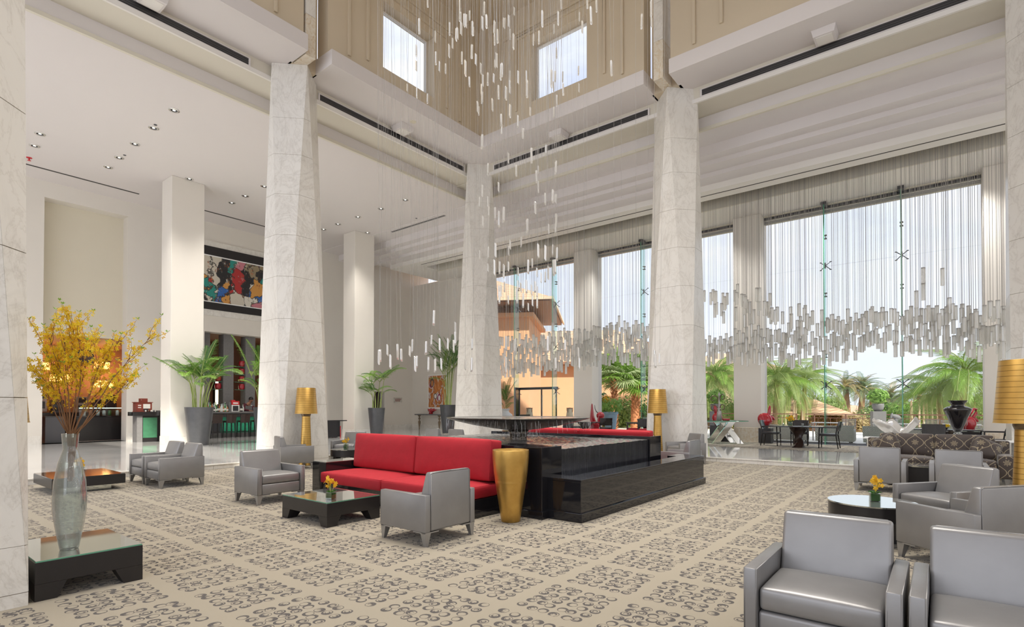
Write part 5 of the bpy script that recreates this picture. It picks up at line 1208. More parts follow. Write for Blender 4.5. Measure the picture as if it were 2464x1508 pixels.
for y in (-.95, .75):
    g = G(); g.lathe([(0, 0), (.022, 0), (.03, .1), (.075, .48), (.035, .54), (.03, .58), (.075, .66), (.03, .73), (.03, .76), (.10, .84), (.11, .86), (0, .86)], 18, cap=False); ob('leg', g, 'bronze', t, loc=(0, y, 0), smooth=True)
g = G(); rr = random.Random(2); t = thing('coral_sculpture', 'dark red branching coral sculpture on the far console', 'sculpture', (21.35, 23.3, FZ+.93))
g.tube([(0, 0, 0), (0, .0, .12), (0, .02, .2)], [.13, .10, .09], 7)
for k in range(9): a = -1.3+k*.33; e = Vector((rr.uniform(-.1, .1), math.sin(a)*.36, .16+abs(math.cos(a))*.16+rr.uniform(-.03, .05))); g.tube([(0, 0, .08), e*.6+Vector((0, 0, .05)), e], [.07, .055, .03], 6)
ob('coral', g, 'red_gloss', t, smooth=True)
# ------------------------------------------------------------------ patterned sofa, console with bowl and vase
t = thing('patterned_sofa', 'dark brown sofa with gold damask pattern facing the silver armchairs', 'sofa', (13.5, .1, 0))
def soft(nm, c, m, parent, loc, rot=(0, 0, 0), bev=.03):
    o = ob(nm, c, m, parent, loc=loc); o.rotation_euler = rot
    o.data.polygons.foreach_set('use_smooth', [True]*len(o.data.polygons)); return o
sm(ob('frame', bx(-.40, -1.14, .15, .44, 1.14, .30), 'damask', t, bevel=.02)); sm(ob('backrest', bx(.26, -1.14, .30, .45, 1.14, .80), 'damask', t, bevel=.03, seg=3))
for s in (-1, 1): sm(ob('arm', bx(-.43, s*1.15-(.22 if s > 0 else 0), .14, .44, s*1.15+(.22 if s < 0 else 0), .56), 'damask', t, bevel=.025, seg=3))
for s in (-1, 1):
    soft('seat_cushion', cushion(.66, .91, .15, .03), 'damask', t, (-.08, s*.462, .30)); soft('back_cushion', (lambda c: (setattr(c, 'v', [(-z, y, x+.24) for x, y, z in c.v]), c)[1])(cushion(.46, .91, .14, .05)), 'damask', t, (.26, s*.462, .42), (0, .12, 0), .04)
soft('scatter_cushion', (lambda c: (setattr(c, 'v', [(-z, y, x+.2) for x, y, z in c.v]), c)[1])(cushion(.40, .46, .10, .07)), 'damask', t, (-.02, -.70, .44), (.45, .30, .5), .03); soft('scatter_cushion', (lambda c: (setattr(c, 'v', [(-z, y, x+.2) for x, y, z in c.v]), c)[1])(cushion(.40, .46, .10, .07)), 'damask', t, (.06, .72, .47), (-.5, .30, -.4), .03)
for sx in (-.36, .38):
    for sy in (-1.05, 1.05): g = G(); g.hexa([(sx-.02, sy-.02, 0), (sx+.02, sy-.02, 0), (sx+.02, sy+.02, 0), (sx-.02, sy+.02, 0), (sx-.04, sy-.04, .15), (sx+.04, sy-.04, .15), (sx+.04, sy+.04, .15), (sx-.04, sy+.04, .15)]); ob('leg', g, 'silver_leg', t)
t = thing('glass_console', 'low white glass console behind the patterned sofa', 'console', (14.2, .1, 0)); ob('table_top', bx(-.2, -1.25, .755, .2, 1.25, .785), 'sheet_white', t, bevel=.004)
for y in (-1.15, 1.15): g = G(); g.box(-.18, y-.03, 0, -.15, y+.03, .755); g.box(.15, y-.03, 0, .18, y+.03, .755); g.box(-.15, y-.03, 0, .15, y+.03, .03); ob('chrome_frame', g, 'chrome', t)
t = thing('crystal_bowl', 'wavy clear crystal bowl on black stand behind patterned sofa', 'bowl', (14.2, .76, .785)); ob('stand', bx(-.12, -.17, 0, .12, .17, .045), 'black_gloss', t, bevel=.004)
g = G(); n = 40; rr = random.Random(8)
for j in range(8):
    for i in range(n):
        a = 2*PI*i/n; s = j/7; wav = .05*math.sin(3*a+1)+.035*math.sin(5*a+.4)+.02*math.sin(9*a); r = .06+s*(.36+.03*math.sin(4*a)); z = .05+s**1.8*(.20+wav*1.4+.13*abs(math.sin(a))**2)
        g.v.append((r*math.cos(a)*.55, r*math.sin(a), z))
for j in range(7):
    for i in range(n): g.f.append((j*n+i, j*n+(i+1) % n, (j+1)*n+(i+1) % n, (j+1)*n+i)); g.mi.append(0)
g.f.append(tuple(range(n))); g.mi.append(0); o = ob('bowl', g, 'crystal_white', t, smooth=True); md = o.modifiers.new('thick', 'SOLIDIFY'); md.thickness = .022
t = thing('black_vase', 'big glossy black urn vase on clear foot behind patterned sofa', 'vase', (14.2, -.28, .785))
g = G(); g.lathe([(0, .16), (.068, .16), (.10, .26), (.165, .44), (.222, .58), (.232, .61), (.225, .635), (.18, .665), (.115, .685), (.105, .705), (.115, .73), (.16, .785), (.165, .80), (.155, .80), (.10, .72), (0, .70)], 48, cap=False); ob('vase_body', g, 'black_gloss', t, smooth=True)
g = G(); g.lathe([(0, 0), (.135, 0), (.135, .012), (.075, .05), (.05, .09), (.075, .11), (.07, .13), (.045, .145), (.06, .16), (0, .16)], 40, cap=False); ob('glass_foot', g, 'clear_glass', t, smooth=True)
# ------------------------------------------------------------------ dining area
def dining_chair(seatm):
    t = thing('dining_chair', 'x', 'chair', group='black dining armchairs')
    for sx in (-1, 1):
        g = G(); g.tube([(sx*.25, .24, 0), (sx*.25, .23, .44), (sx*.25, .22, .66)], [.014, .02, .018], 6); ob('leg', g, 'black_satin', t, smooth=True)
        g = G(); g.tube([(sx*.23, -.30, 0), (sx*.235, -.24, .44), (sx*.24, -.27, .66), (sx*.24, -.33, .86)], [.014, .02, .018, .014], 6); ob('leg', g, 'black_satin', t, smooth=True)
        ob('arm', bx(*sorted((sx*.235, sx*.275))[:1], -.28, .655, sorted((sx*.235, sx*.275))[1], .24, .68), 'black_satin', t, bevel=.006)
    sm(ob('seat', bx(-.25, -.25, .40, .25, .25, .475), seatm, t, bevel=.015)); g = G(); n = 8
    for i in range(n):
        x0, x1 = -.26+.52*i/n, -.26+.52*(i+1)/n; f = lambda x: -.27-.06*(1-(x/.26)**2)
        g.hexa([(x0*.9, f(x0), .56), (x1*.9, f(x1), .56), (x1*.9, f(x1)+.025, .56), (x0*.9, f(x0)+.025, .56), (x0, f(x0)-.07, .87), (x1, f(x1)-.07, .87), (x1, f(x1)-.045, .87), (x0, f(x0)-.045, .87)])
    ob('backrest', g, 'black_gloss', t); return t
dc = dining_chair('black_satin'); dr = dining_chair('red_velvet')
DC = [(20.0, 4.62, 180, dc, 'black dining armchair left of the twisted table'), (20.62, 3.85, 95, dc, 'black dining armchair behind the twisted table'), (19.8, 2.86, 0, dc, 'black dining armchair right of the twisted table'),
      (18.55, .12, -95, dc, 'black curved-back chair just above the patterned sofa'), (19.05, -1.12, 5, dc, 'black dining chair in profile beneath the large gold lampshade'),
      (20.1, 11.15, -60, dc, 'black dining chair beside the tall red sculpture'), (20.0, 9.85, 30, dr, 'black chair with red seat, farther one left of the right pillar'), (19.6, 9.15, -70, dr, 'black chair with red seat cut by the pillar edge'), (20.6, 12.9, 200, dc, 'black dining chair half hidden behind the fountain bowl')]
used = set()
for x, y, a, pr, lab in DC:
    if pr.name not in used: used.add(pr.name); pr.location = (x, y, FZ+.006); pr.rotation_euler = (0, 0, a*q); pr['label'] = lab
    else: dup(pr, (x, y, FZ+.006), a*q, lab)
def twist_table(x, y, lab, a=0):
    t = thing('dining_table', lab, 'table', (x, y, FZ+.006), a); sm(ob('table_top', bx(-.5, -.75, .67, .5, .75, .705), 'black_gloss', t, bevel=.008)); g = G(); n = 28; m = 16
    for j in range(m+1):
        s = j/m; z = .67*s; w = .10+.20*abs(2*s-1)**1.5; th = s*PI*.9
        for i in range(n):
            a = 2*PI*i/n; c, s2 = math.cos(a), math.sin(a); k = (abs(c)**4+abs(s2)**4)**-.25; u, v = c*k*w*1.15, s2*k*w*.62
            g.v.append((u*math.cos(th)-v*math.sin(th), u*math.sin(th)+v*math.cos(th), z))
    for j in range(m):
        for i in range(n): g.f.append((j*n+i, j*n+(i+1) % n, (j+1)*n+(i+1) % n, (j+1)*n+i)); g.mi.append(0)
    g.f += [tuple(range(n-1, -1, -1)), tuple(range(m*n, m*n+n))]; g.mi += [0, 0]; sm(ob('pedestal', g, 'dark_wood', t, smooth=True), .9); return t
twist_table(19.72, 3.72, 'dark dining table on twisted hourglass pedestal before the middle window'); twist_table(19.55, -.15, 'dark dining table behind the black curved-back chair'); twist_table(19.9, 12.05, 'dark dining table right of the fountain bowl, near the red sculpture'); twist_table(20.6, 9.5, 'dark dining table between the two red-seated chairs')
orchid(19.6, 3.95, FZ+.712, 'orange orchids in glass cube on the twisted dining table', 1.5, 7)
for k, (x, y) in enumerate(((19.55, 4.15), (19.45, 3.55), (19.3, 3.3))):
    g = G(); g.lathe([(0, 0), (.03, 0), (.035, .09), (.032, .09), (.028, .005), (0, .005)], 12, cap=False); tag(ob('water_glass', g, 'clear_glass', loc=(x, y, FZ+.711), smooth=True), ('water glass at the left end of twisted dining table', 'water glass in the middle of twisted dining table', 'water glass at right on twisted dining table')[k], 'glass')
t = thing('fruit_bowl', 'small bowl of yellow flowers on the dining table by the black chair', 'bowl', (19.2, -.1, FZ+.711)); g = G(); g.lathe([(0, 0), (.05, 0), (.10, .06), (.095, .06), (0, .02)], 16, cap=False); ob('bowl', g, 'black_gloss', t, smooth=True); g = G(); fl = [g, g]; rr = random.Random(3)
for k in range(40): bloom(Vector((rr.uniform(-.08, .08), rr.uniform(-.08, .08), .07+rr.random()*.05)), .05)
ob('blossoms', g, 'petal_yellow', t, fix=False)
for k, (x, y) in enumerate(((19.3, .35), (19.25, -.55))):
    g = G(); g.lathe([(0, 0), (.035, 0), (.035, .004), (.006, .01), (.006, .09), (.04, .13), (.045, .19), (.035, .24), (.038, .24)], 14, cap=False); tag(ob('wine_glass', g, 'clear_glass', loc=(x, y, FZ+.711), smooth=True), ('wine glass left of the black curved-back chair', 'wine glass between black chair and black urn vase')[k], 'glass')
t = thing('glass_table', 'glass table on mirrored crossed legs left of the window column', 'table', (20.25, 6.3, FZ+.006), YAW-PI/2); g = G(); g.lathe([(0, .80), (.78, .80), (.785, .81), (.78, .82), (0, .82)], 48, cap=False); g.v = [(x*1.12, y*.72, z) for x, y, z in g.v]; ob('glass_top', g, 'glass_fin_green', t); g = G(); g.lathe([(.78, .80), (.786, .81), (.78, .82)], 48, cap=False); g.v = [(x*1.122, y*.722, z) for x, y, z in g.v]; ob('glass_edge', g, 'glass_edge', t)
for sy in (-.32, .32):
    for s in (-1, 1): g = G(); g.hexa([(s*.45-.12, sy-.03, 0), (s*.45+.12, sy-.03, 0), (s*.45+.12, sy+.03, 0), (s*.45-.12, sy+.03, 0), (-s*.14-.12, sy-.03+s*.07, .80), (-s*.14+.12, sy-.03+s*.07, .80), (-s*.14+.12, sy+.03+s*.07, .80), (-s*.14-.12, sy+.03+s*.07, .80)]); ob('leg', g, 'chrome', t)
t = thing('candelabra', 'tall silver column with dark iron scrolls on the glass table', 'sculpture', (20.15, 6.45, FZ+.826)); g = G(); g.lathe([(0, 0), (.10, 0), (.08, .3), (.06, .42), (.075, .45), (.03, .5), (.025, .9), (.05, .95), (0, 1.08)], 20, cap=False); ob('column', g, 'mesh_steel', t, smooth=True)
for k, (a, zc) in enumerate(((1, .85), (-1, .8), (1, .48), (-1, .45))):
    g = G(); d = Vector((-.55, -a*.8, 0)).normalized(); pts = []
    for i in range(15): th = -2.2+i*.42; r = .17-.009*i; pts.append(d*(.06+.15+r*math.sin(th)*1.0)+Vector((0, 0, zc+r*math.cos(th))))
    g.tube(pts, .018, 6); ob('scroll', g, 'bronze', t, smooth=True)
def pedestal(x, y, h, lab, w=.21):
    t = thing('pedestal', lab, 'pedestal', (x, y, FZ+.006)); ob('block', bx(-w, -w, .03, w, w, h), 'black_satin', t, bevel=.006); ob('base', bx(-w+.02, -w+.02, 0, w-.02, w-.02, .03), 'stone_grey', t); return FZ+.006+h
def blob(nm, c, r, m, parent, rot=(0, 0, 0), n=20, dent=0):
    g = G()
    for j in range(n//2+1):
        th = PI*j/(n//2)
        for i in range(n): a = 2*PI*i/n; k = 1+dent*math.sin(2*a+th*2)*math.sin(th); g.v.append((r[0]*math.sin(th)*math.cos(a)*k, r[1]*math.sin(th)*math.sin(a)*k, r[2]*math.cos(th)))
    for j in range(n//2):
        for i in range(n): g.f.append((j*n+i, j*n+(i+1) % n, (j+1)*n+(i+1) % n, (j+1)*n+i)); g.mi.append(0)
    o = ob(nm, g, m, parent, smooth=True, loc=c); o.rotation_euler = rot; return o
A_ = RGT.angle(Vector((1, 0, 0)))*-1
zt = pedestal(21.05, 5.05, .56, 'black cube pedestal under the red bird-like sculpture'); t = thing('red_sculpture', 'glossy red bird-like sculpture with upright fin on black pedestal', 'sculpture', (21.05, 5.05, zt), YAW-PI/2)
blob('body', (-.04, 0, .30), (.25, .17, .26), 'red_gloss', t, (0, .35, 0), 24, .12); blob('fin', (.12, 0, .56), (.06, .05, .27), 'red_gloss', t, (0, .12, 0)); blob('tail', (.22, 0, .38), (.14, .05, .06), 'red_gloss', t, (0, .7, 0)); g = G(); g.lathe([(0, 0), (.09, 0), (.07, .09), (0, .09)], 16); ob('foot', g, 'black_satin', t)
zt = pedestal(20.85, -.70, .60, 'black cube pedestal under the red looped sculpture by right column', .23); t = thing('red_sculpture', 'glossy red sculpture with a raised loop on black pedestal at right', 'sculpture', (20.85, -.70, zt), YAW-PI/2)
blob('body', (-.05, 0, .24), (.18, .15, .23), 'red_gloss', t, (0, -.35, 0), 24, .15); g = G(); g.tube([(-.02, 0, .40), (.03, 0, .56), (.12, 0, .68), (.19, 0, .66), (.18, 0, .55), (.10, 0, .44), (.03, 0, .38)], [.05, .045, .035, .045, .05, .045, .04], 10); ob('loop', g, 'red_gloss', t, smooth=True); blob('tail', (.17, 0, .36), (.11, .03, .045), 'red_gloss', t, (0, .8, 0)); g = G(); g.lathe([(0, 0), (.09, 0), (.06, .05), (0, .05)], 16); ob('foot', g, 'black_satin', t)
zt = pedestal(21.15, 6.85, .62, 'black cube pedestal behind the glass table'); t = thing('red_sculpture', 'glossy red sculpture behind the iron scroll candelabra', 'sculpture', (21.15, 6.85, zt), YAW-PI/2); blob('body', (0, 0, .27), (.17, .15, .26), 'red_gloss', t, (0, .2, 0), 24, .2); blob('neck', (-.06, 0, .58), (.07, .06, .22), 'red_gloss', t, (0, -.15, 0)); g = G(); g.lathe([(0, 0), (.10, 0), (.07, .05), (0, .05)], 16); ob('foot', g, 'black_satin', t)
g = G(); g.lathe([(0, 0), (.12, 0), (.13, .2), (.15, .26), (.13, .26), (0, .2)], 18, cap=False); tag(ob('red_pot', g, 'red_gloss', loc=(21.2, 6.52, FZ+.63), smooth=True), 'small red pot beside the sculpture at the window column', 'pot'); tag(ob('pedestal', bx(-.16, -.14, 0, .16, .14, .624), 'black_satin', loc=(21.2, 6.52, FZ+.006)), 'narrow black pedestal under the small red pot', 'pedestal')
t = thing('red_sculpture', 'tall pointed red sculpture with round head beside the left column', 'sculpture', (20.75, 12.1, FZ+.006), YAW-PI/2); g = G(); g.prism([(-.24, 0), (.22, 0), (.20, .55), (.05, .75), (-.02, .95), (-.07, 1.42), (-.10, 1.5), (-.13, 1.42), (-.20, .7)], 'y', -.12, .12); sm(ob('body', g, 'red_gloss', t, bevel=.035, seg=3), .7)
g = G(); g.hexa([(.10, -.1, .45), (.26, -.1, .45), (.26, .1, .45), (.10, .1, .45), (.16, -.1, .95), (.40, -.1, .85), (.40, .1, .85), (.16, .1, .95)]); ob('limb', g, 'red_gloss', t, bevel=.03); blob('head', (.28, 0, .95), (.18, .12, .17), 'red_gloss', t); g = G(); g.tube([(.22, 0, 1.05), (.10, 0, 1.12), (.04, 0, 1.25), (.02, 0, 1.42)], [.02, .018, .014, .008], 6); ob('horn', g, 'black_gloss', t, smooth=True)

# ------------------------------------------------------------------ terrace outside
TZ_ = .10
def wicker_sofa(lab, x, y, w, a):
    t = thing('wicker_sofa', lab, 'sofa', (x, y, TZ_), a, 'pale wicker lounge seats on the terrace'); h = w/2; n = 16; g = G(); rows = ((.05, 0), (.26, .0), (.27, .03), (.62, -.07), (.635, -.07))
    pts = []
    for i in range(n+1):
        s = -1+2*i/n; pts.append((s*h, -.36+.10*abs(s)**4))
    for i in range(n):
        (x0, y0), (x1, y1) = pts[i], pts[i+1]; g.hexa([(x0, y0, .06), (x1, y1, .06), (x1, y1+.06, .06), (x0, y0+.06, .06), (x0*1.03, y0-.09, .66), (x1*1.03, y1-.09, .66), (x1*1.03, y1-.03, .66), (x0*1.03, y0-.03, .66)])
    ob('backrest', g, 'wicker', t)
    for s in (-1, 1): ob('arm', bx(*((-h, -.27) if s < 0 else (h-.10, -.27)), .06, *((-h+.10, .38) if s < 0 else (h, .38)), .50), 'wicker', t, bevel=.02)
    ob('seat', bx(-h+.1, -.28, .06, h-.1, .38, .30), 'wicker', t); c = cushion(w-.22, .62, .11, .02); ob('seat_cushion', c, 'sheet_white', t, loc=(0, .05, .30), smooth=True)
    for sx in (-1, 1):
        for sy in (-.25, .3): ob('foot', bx(sx*(h-.12)-.03, sy-.03, 0, sx*(h-.12)+.03, sy+.03, .07), 'stone_grey', t)
for x, y, w, a, lab in ((23.4, 3.15, 1.25, -PI/2, 'wicker sofa outside right of the first glass fin'), (23.4, 1.35, 1.75, -PI/2, 'long wicker sofa outside behind the crystal bowl'), (23.4, -.4, 1.5, -PI/2, 'wicker sofa outside behind the black urn vase'), (23.4, 4.75, 1.3, -PI/2, 'wicker sofa outside behind the twisted dining table'), (23.5, 10.2, 1.1, -PI/2, 'wicker seat outside beside the blue planter')): wicker_sofa(lab, x, y, w, a)
for x, y, lab in ((24.8, 3.6, 'pale terrace table behind the wicker sofa at the first fin'), (24.8, 1.5, 'pale terrace table below the stone planter box'), (25.0, -.6, 'pale terrace table behind the black urn vase'), (25.6, 7.6, 'pale terrace table seen left of the window column'), (25.5, 10.6, 'pale terrace table right of the blue planter')):
    t = thing('terrace_table', lab, 'table', (x, y, TZ_)); ob('table_top', bx(-.4, -.55, .70, .4, .55, .73), 'terrace_stone', t)
    for sx in (-.34, .34):
        for sy in (-.48, .48): ob('leg', bx(sx-.02, sy-.02, 0, sx+.02, sy+.02, .70), 'mesh_steel', t)
def mesh_chair():
    t = thing('terrace_chair', 'x', 'chair', group='grey mesh terrace chairs')
    for sx in (-.24, .24): g = G(); g.tube([(sx, .25, 0), (sx, .22, .44), (sx, -.22, .44), (sx, -.30, .86)], .014, 5); g.tube([(sx, -.28, 0), (sx, -.22, .44)], .014, 5); g.tube([(sx, .22, .44), (sx, .22, .64), (sx, -.25, .64)], .012, 5); ob('side_frame', g, 'mesh_steel', t)
    ob('seat', bx(-.23, -.22, .43, .23, .22, .45), 'mesh_steel', t); g = G()
    for k in range(7): z = .52+k*.05; y = -.235-k*.0085; g.box(-.23, y-.006, z, .23, y+.006, z+.03)
    ob('backrest', g, 'mesh_steel', t); return t
mc = mesh_chair()
for k, (x, y, a, lab) in enumerate(((25.7, 3.0, 90, 'terrace chair beyond the wicker sofa at the first fin'), (25.8, -.2, 80, 'terrace chair left of the black urn vase'), (25.9, -1.2, 100, 'terrace chair right of the black urn vase'), (25.2, 6.7, 20, 'terrace chair near the window column table'), (25.2, 8.4, 190, 'terrace chair left of the iron candelabra'), (25.0, 11.4, -80, 'terrace chair just right of the blue planter'), (26.2, 10.3, 100, 'terrace chair farther right of the blue planter'), (26.0, 1.4, 95, 'terrace chair beside the stone planter box'), (27.0, .4, 60, 'terrace chair far behind the second fin'))):
    if k == 0: mc.location = (x, y, TZ_); mc.rotation_euler = (0, 0, a*q); mc['label'] = lab
    else: dup(mc, (x, y, TZ_), a*q, lab)
def railing(y0, y1, x, lab):
    t = thing('terrace_railing', lab, 'railing', (x, y0, TZ_)); L_ = y1-y0; ob('top_rail', bx(-.04, 0, .93, .04, L_, .98), 'rail_dark', t); ob('lower_rail', bx(-.02, 0, .74, .02, L_, .77), 'rail_dark', t); ob('bottom_rail', bx(-.02, 0, .08, .02, L_, .11), 'rail_dark', t)
    for k in range(int(L_/1.5)+1): ob('post', bx(-.03, k*1.5, 0, .03, k*1.5+.06, .93), 'rail_dark', t)
    pm = bx(-.01, -.01, .11, .01, .01, .74).mesh('baluster', 'rail_dark')
    for k in range(int(L_/.30)): link('baluster', pm, t, (0, .15+k*.30, 0))
railing(-8, 6, 33.6, 'dark brown terrace railing outside the right windows'); railing(6.4, 16, 33.6, 'dark brown terrace railing outside the left windows')
def foliage(g, c, r, n, s, rr, flat=.8):
    for k in range(n):
        d = Vector((rr.gauss(0, 1), rr.gauss(0, 1), rr.gauss(0, 1))).normalized(); p = c+Vector((d.x*r[0], d.y*r[1], d.z*r[2]))*rr.uniform(.55, 1.0)
        m = (d+Vector((rr.uniform(-1, 1), rr.uniform(-1, 1), rr.uniform(-.2, 1)))).normalized(); u = m.orthogonal().normalized(); v = m.cross(u); a = rr.random()*6; u, v = u*math.cos(a)+v*math.sin(a), v*math.cos(a)-u*math.sin(a); l = s*rr.uniform(.6, 1.3)
        g.face([p-u*l, p-v*l*.42, p+u*l+m*l*.2, p+v*l*.42])
def planter(px, D, lab, h=1.15, flowers=None):
    p = at(px, 1000, D); t = thing('planter_box', lab, 'planter', (p.x, p.y, TZ_), .3); ob('block', bx(-.27, -.27, 0, .27, .27, h), 'stone_grey', t, bevel=.01)
    g = G(); g.lathe([(0, h), (.14, h), (.22, h+.12), (.25, h+.28), (.24, h+.36), (.22, h+.36), (.2, h+.30), (0, h+.30)], 24, cap=False); ob('pot', g, 'stone_grey', t, smooth=True); g = G(); foliage(g, Vector((0, 0, h+.72)), (.46, .46, .36), 420, .10, random.Random(px)); ob('bush', g, 'leaf_bright', t, fix=False)
planter(2113, 25.5, 'leafy bush in stone pot on tall grey block outside the middle window'); planter(1722, 26, 'leafy bush in pale pot on block left of the iron candelabra')
p = at(1469, 1000, 26.5); t = thing('blue_planter', 'tall blue planter with orange flowers outside the left window', 'planter', (p.x, p.y, TZ_)); g = G(); g.lathe([(0, 0), (.22, 0), (.24, .28), (.26, .30), (.34, .98), (.38, 1.0), (.38, 1.12), (.34, 1.12), (.32, 1.0), (0, 1.0)], 28, cap=False); sm(ob('planter', g, 'pot_blue', t, smooth=True)); g = G(); foliage(g, Vector((0, 0, 1.42)), (.62, .62, .42), 420, .10, random.Random(2)); ob('foliage', g, 'leaf_bright', t, fix=False); g = G(); foliage(g, Vector((-.15, .15, 1.75)), (.22, .22, .18), 90, .07, random.Random(3)); ob('blossoms', g, 'petal_orange', t, fix=False)
p = at(1216, 1000, 30.5); t = thing('white_urn', 'white ceramic urn holding a pale palm outside the far left window', 'urn', (p.x, p.y, TZ_)); g = G(); g.lathe([(0, 0), (.22, 0), (.30, .35), (.42, .8), (.40, .92), (.22, 1.06), (.20, 1.16), (.27, 1.26), (.24, 1.26), (.18, 1.1), (0, 1.05)], 32, cap=False); ob('urn', g, 'ceramic_white', t, smooth=True)
r2 = random.Random(6)
for k in range(9): o = link('frond', A_FR2[k % 4] if k % 2 else A_FR[k % 4], t); o.location = (0, 0, 1.1+.1*k); o.rotation_euler = (0, r2.uniform(-.9, -.2), k*2.4); o.scale = (.95,)*3
for px, lab in ((1274, 'cream tapered lantern outside in front of the open glass door'), (1371, 'cream tapered lantern outside left of the window column')):
    p = at(px, 1000, 30); t = thing('terrace_lantern', lab, 'lantern', (p.x, p.y, TZ_)); ob('stand', bx(-.28, -.28, 0, .28, .28, .62), 'steel_dark', t); g = G(); g.lathe([(0, .62), (.24, .62), (.15, 1.22), (.17, 1.28), (0, 1.28)], 24, cap=False); ob('shade', g, 'lantern_cream', t, smooth=True); g = G()
    for k in range(4): a = k*1.571; g.tube([(.10*math.cos(a), .10*math.sin(a), 1.28), (.20*math.cos(a), .20*math.sin(a), 1.22), (.17*math.cos(a), .17*math.sin(a), 1.05)], .018, 5)
    g.lathe([(0, 1.26), (.19, 1.26), (.19, 1.30), (0, 1.32)], 16, cap=False); ob('bracket', g, 'eave_wood', t)
p = at(1257, 1000, 29); tag(ob('black_planter', bx(-.42, -.2, 0, .42, .2, .95), 'black_satin', loc=(p.x, p.y, TZ_)), 'black planter trough outside behind the open glass door', 'planter')
# ------------------------------------------------------------------ buildings outside
def hip(g, x0, x1, y0, y1, z0, z1, ov=0):
    mx_, dy = (x0+x1)/2, (y1-y0)/2; d = min((x1-x0)/2, dy)
    a, b, c, e = (x0, y0, z0), (x1, y0, z0), (x1, y1, z0), (x0, y1, z0)
    if (x1-x0) > (y1-y0): r0, r1 = (x0+d, (y0+y1)/2, z1), (x1-d, (y0+y1)/2, z1); g.add([a, b, c, e, r0, r1], [(0, 1, 5, 4), (1, 2, 5), (2, 3, 4, 5), (3, 0, 4), (3, 2, 1, 0)])
    else: r0, r1 = (mx_, y0+d, z1), (mx_, y1-d, z1); g.add([a, b, c, e, r0, r1], [(0, 1, 4), (1, 2, 5, 4), (2, 3, 5), (3, 0, 4, 5), (3, 2, 1, 0)])
t = thing('peach_tower', 'peach stucco tower with tiled hip roof and deep wooden eaves', 'building', (27.2, 20.6, -3), .52)
ob('wall', bx(0, 0, 0, 7, 10, 10.2), 'stucco_peach', t); ob('wall_upper', bx(.3, .3, 10.4, 6.8, 9.8, 10.9), 'eave_wood', t); ob('parapet', bx(-.35, -.35, 10.15, 7.2, 10.3, 10.42), 'stucco_peach', t, bevel=.02); ob('eaves', bx(-1.5, -1.5, 10.88, 8.4, 11.5, 11.05), 'eave_wood', t); g = G(); hip(g, -1.65, 8.55, -1.65, 11.65, 11.06, 13.6); ob('roof', g, 'roof_tile', t); g = G()
for a in ((-1.7, -1.7, 8.6, -1.6), (-1.7, -1.6, -1.6, 11.7)): g.box(a[0], a[1], 10.95, a[2], a[3], 11.12)
ob('gutter', g, 'stucco_sand', t)
for k in range(3): ob('wall_joint', bx(-.012, 0, 3+k*1.55, 7, 10, 3.03+k*1.55), 'eave_wood', t) if False else None
p = at(1425, 1000, 45); t = thing('tiled_house', 'long peach house with tiled roof behind the left window column', 'building', (p.x, p.y, -3), .52); ob('wall', bx(-2, -7, 0, 8, 10, 8.0), 'stucco_peach', t); g = G(); hip(g, -3, 9, -8, 11, 8.0, 11.3); ob('roof', g, 'roof_tile', t); ob('fascia', bx(-3.02, -8.02, 7.82, 9.02, 11.02, 8.0), 'eave_wood', t)
p = at(1790, 1000, 55); t = thing('tiled_house', 'sand coloured house above the trees left of the middle window', 'building', (p.x, p.y, -3), .3); ob('wall', bx(-2, -3.2, 0, 6, 7, 7.5), 'stucco_sand', t); ob('fascia', bx(-3, -4.2, 7.5, 7, 8, 7.85), 'eave_wood', t); g = G(); hip(g, -3.1, 7.1, -4.3, 8.1, 7.85, 10.2); ob('roof', g, 'roof_tile', t); ob('wing', bx(-3.6, -2.4, 0, -2, 5, 5.9), 'stucco_sand', t)
p = at(1915, 1000, 40); t = thing('pavilion', 'low terracotta hip roof pavilion below the middle window', 'building', (p.x, p.y, -3), .35); g = G(); hip(g, -3.2, 3.2, -3.2, 3.2, 3.9, 5.55); ob('roof', g, 'roof_tile', t)
for sx in (-2.6, 2.6):
    for sy in (-2.6, 2.6): ob('post', bx(sx-.15, sy-.15, 0, sx+.15, sy+.15, 3.9), 'stucco_sand', t)
p = at(2052, 1000, 72); t = thing('tiled_house', 'distant low sand house behind the date palms', 'building', (p.x, p.y, -3), .2); ob('wall', bx(-2, -4.5, 0, 6, 4.5, 3.5), 'stucco_sand', t); g = G(); hip(g, -3, 7, -5.4, 5.4, 3.5, 4.7); ob('roof', g, 'roof_tile', t)
for y in (-2.2, .3, 1.9): ob('window', bx(-2.05, y, 1.6, -1.98, y+1.3, 2.9), 'window_dark', t)
# ------------------------------------------------------------------ trees outside
Q_FR = [frond_mesh('frond', 2.6, 64, .85, 1.15, m, .009, .62, -.7, k+20, 16) for k, m in enumerate(('leaf_feather', 'leaf_feather', 'leaf_bright'))]
D_FR = [frond_mesh('frond', 2.3, 52, .42, .95, m, .012, .62, .7, k+30, 14) for k, m in enumerate(('leaf_date', 'leaf_date', 'leaf_dry'))]
def fan_mesh(name, m, seed):
    r3 = random.Random(seed); g = G(); g.tube([(0, 0, 0), (.45, 0, .16), (.85, 0, .20)], .014, 5); g.cur = 1; c = Vector((.85, 0, .2)); n = 30
    for k in range(n):
        a = -2.2+4.4*k/(n-1); d = Vector((math.cos(a), math.sin(a), .10*math.cos(a*2))); w = Vector((-math.sin(a), math.cos(a), 0))*.03; l = .78*r3.uniform(.9, 1.05); m1 = c+d*l*.6; tip = c+d*l+Vector((0, 0, -.16*r3.uniform(.6, 1.6))); up = Vector((0, 0, .014*(1 if k % 2 else -1)))
        g.add([c, m1-w+up, m1+w-up, tip], [(0, 1, 2), (2, 1, 3)])
    return g.mesh(name, ['stem_green', m], fix=False)
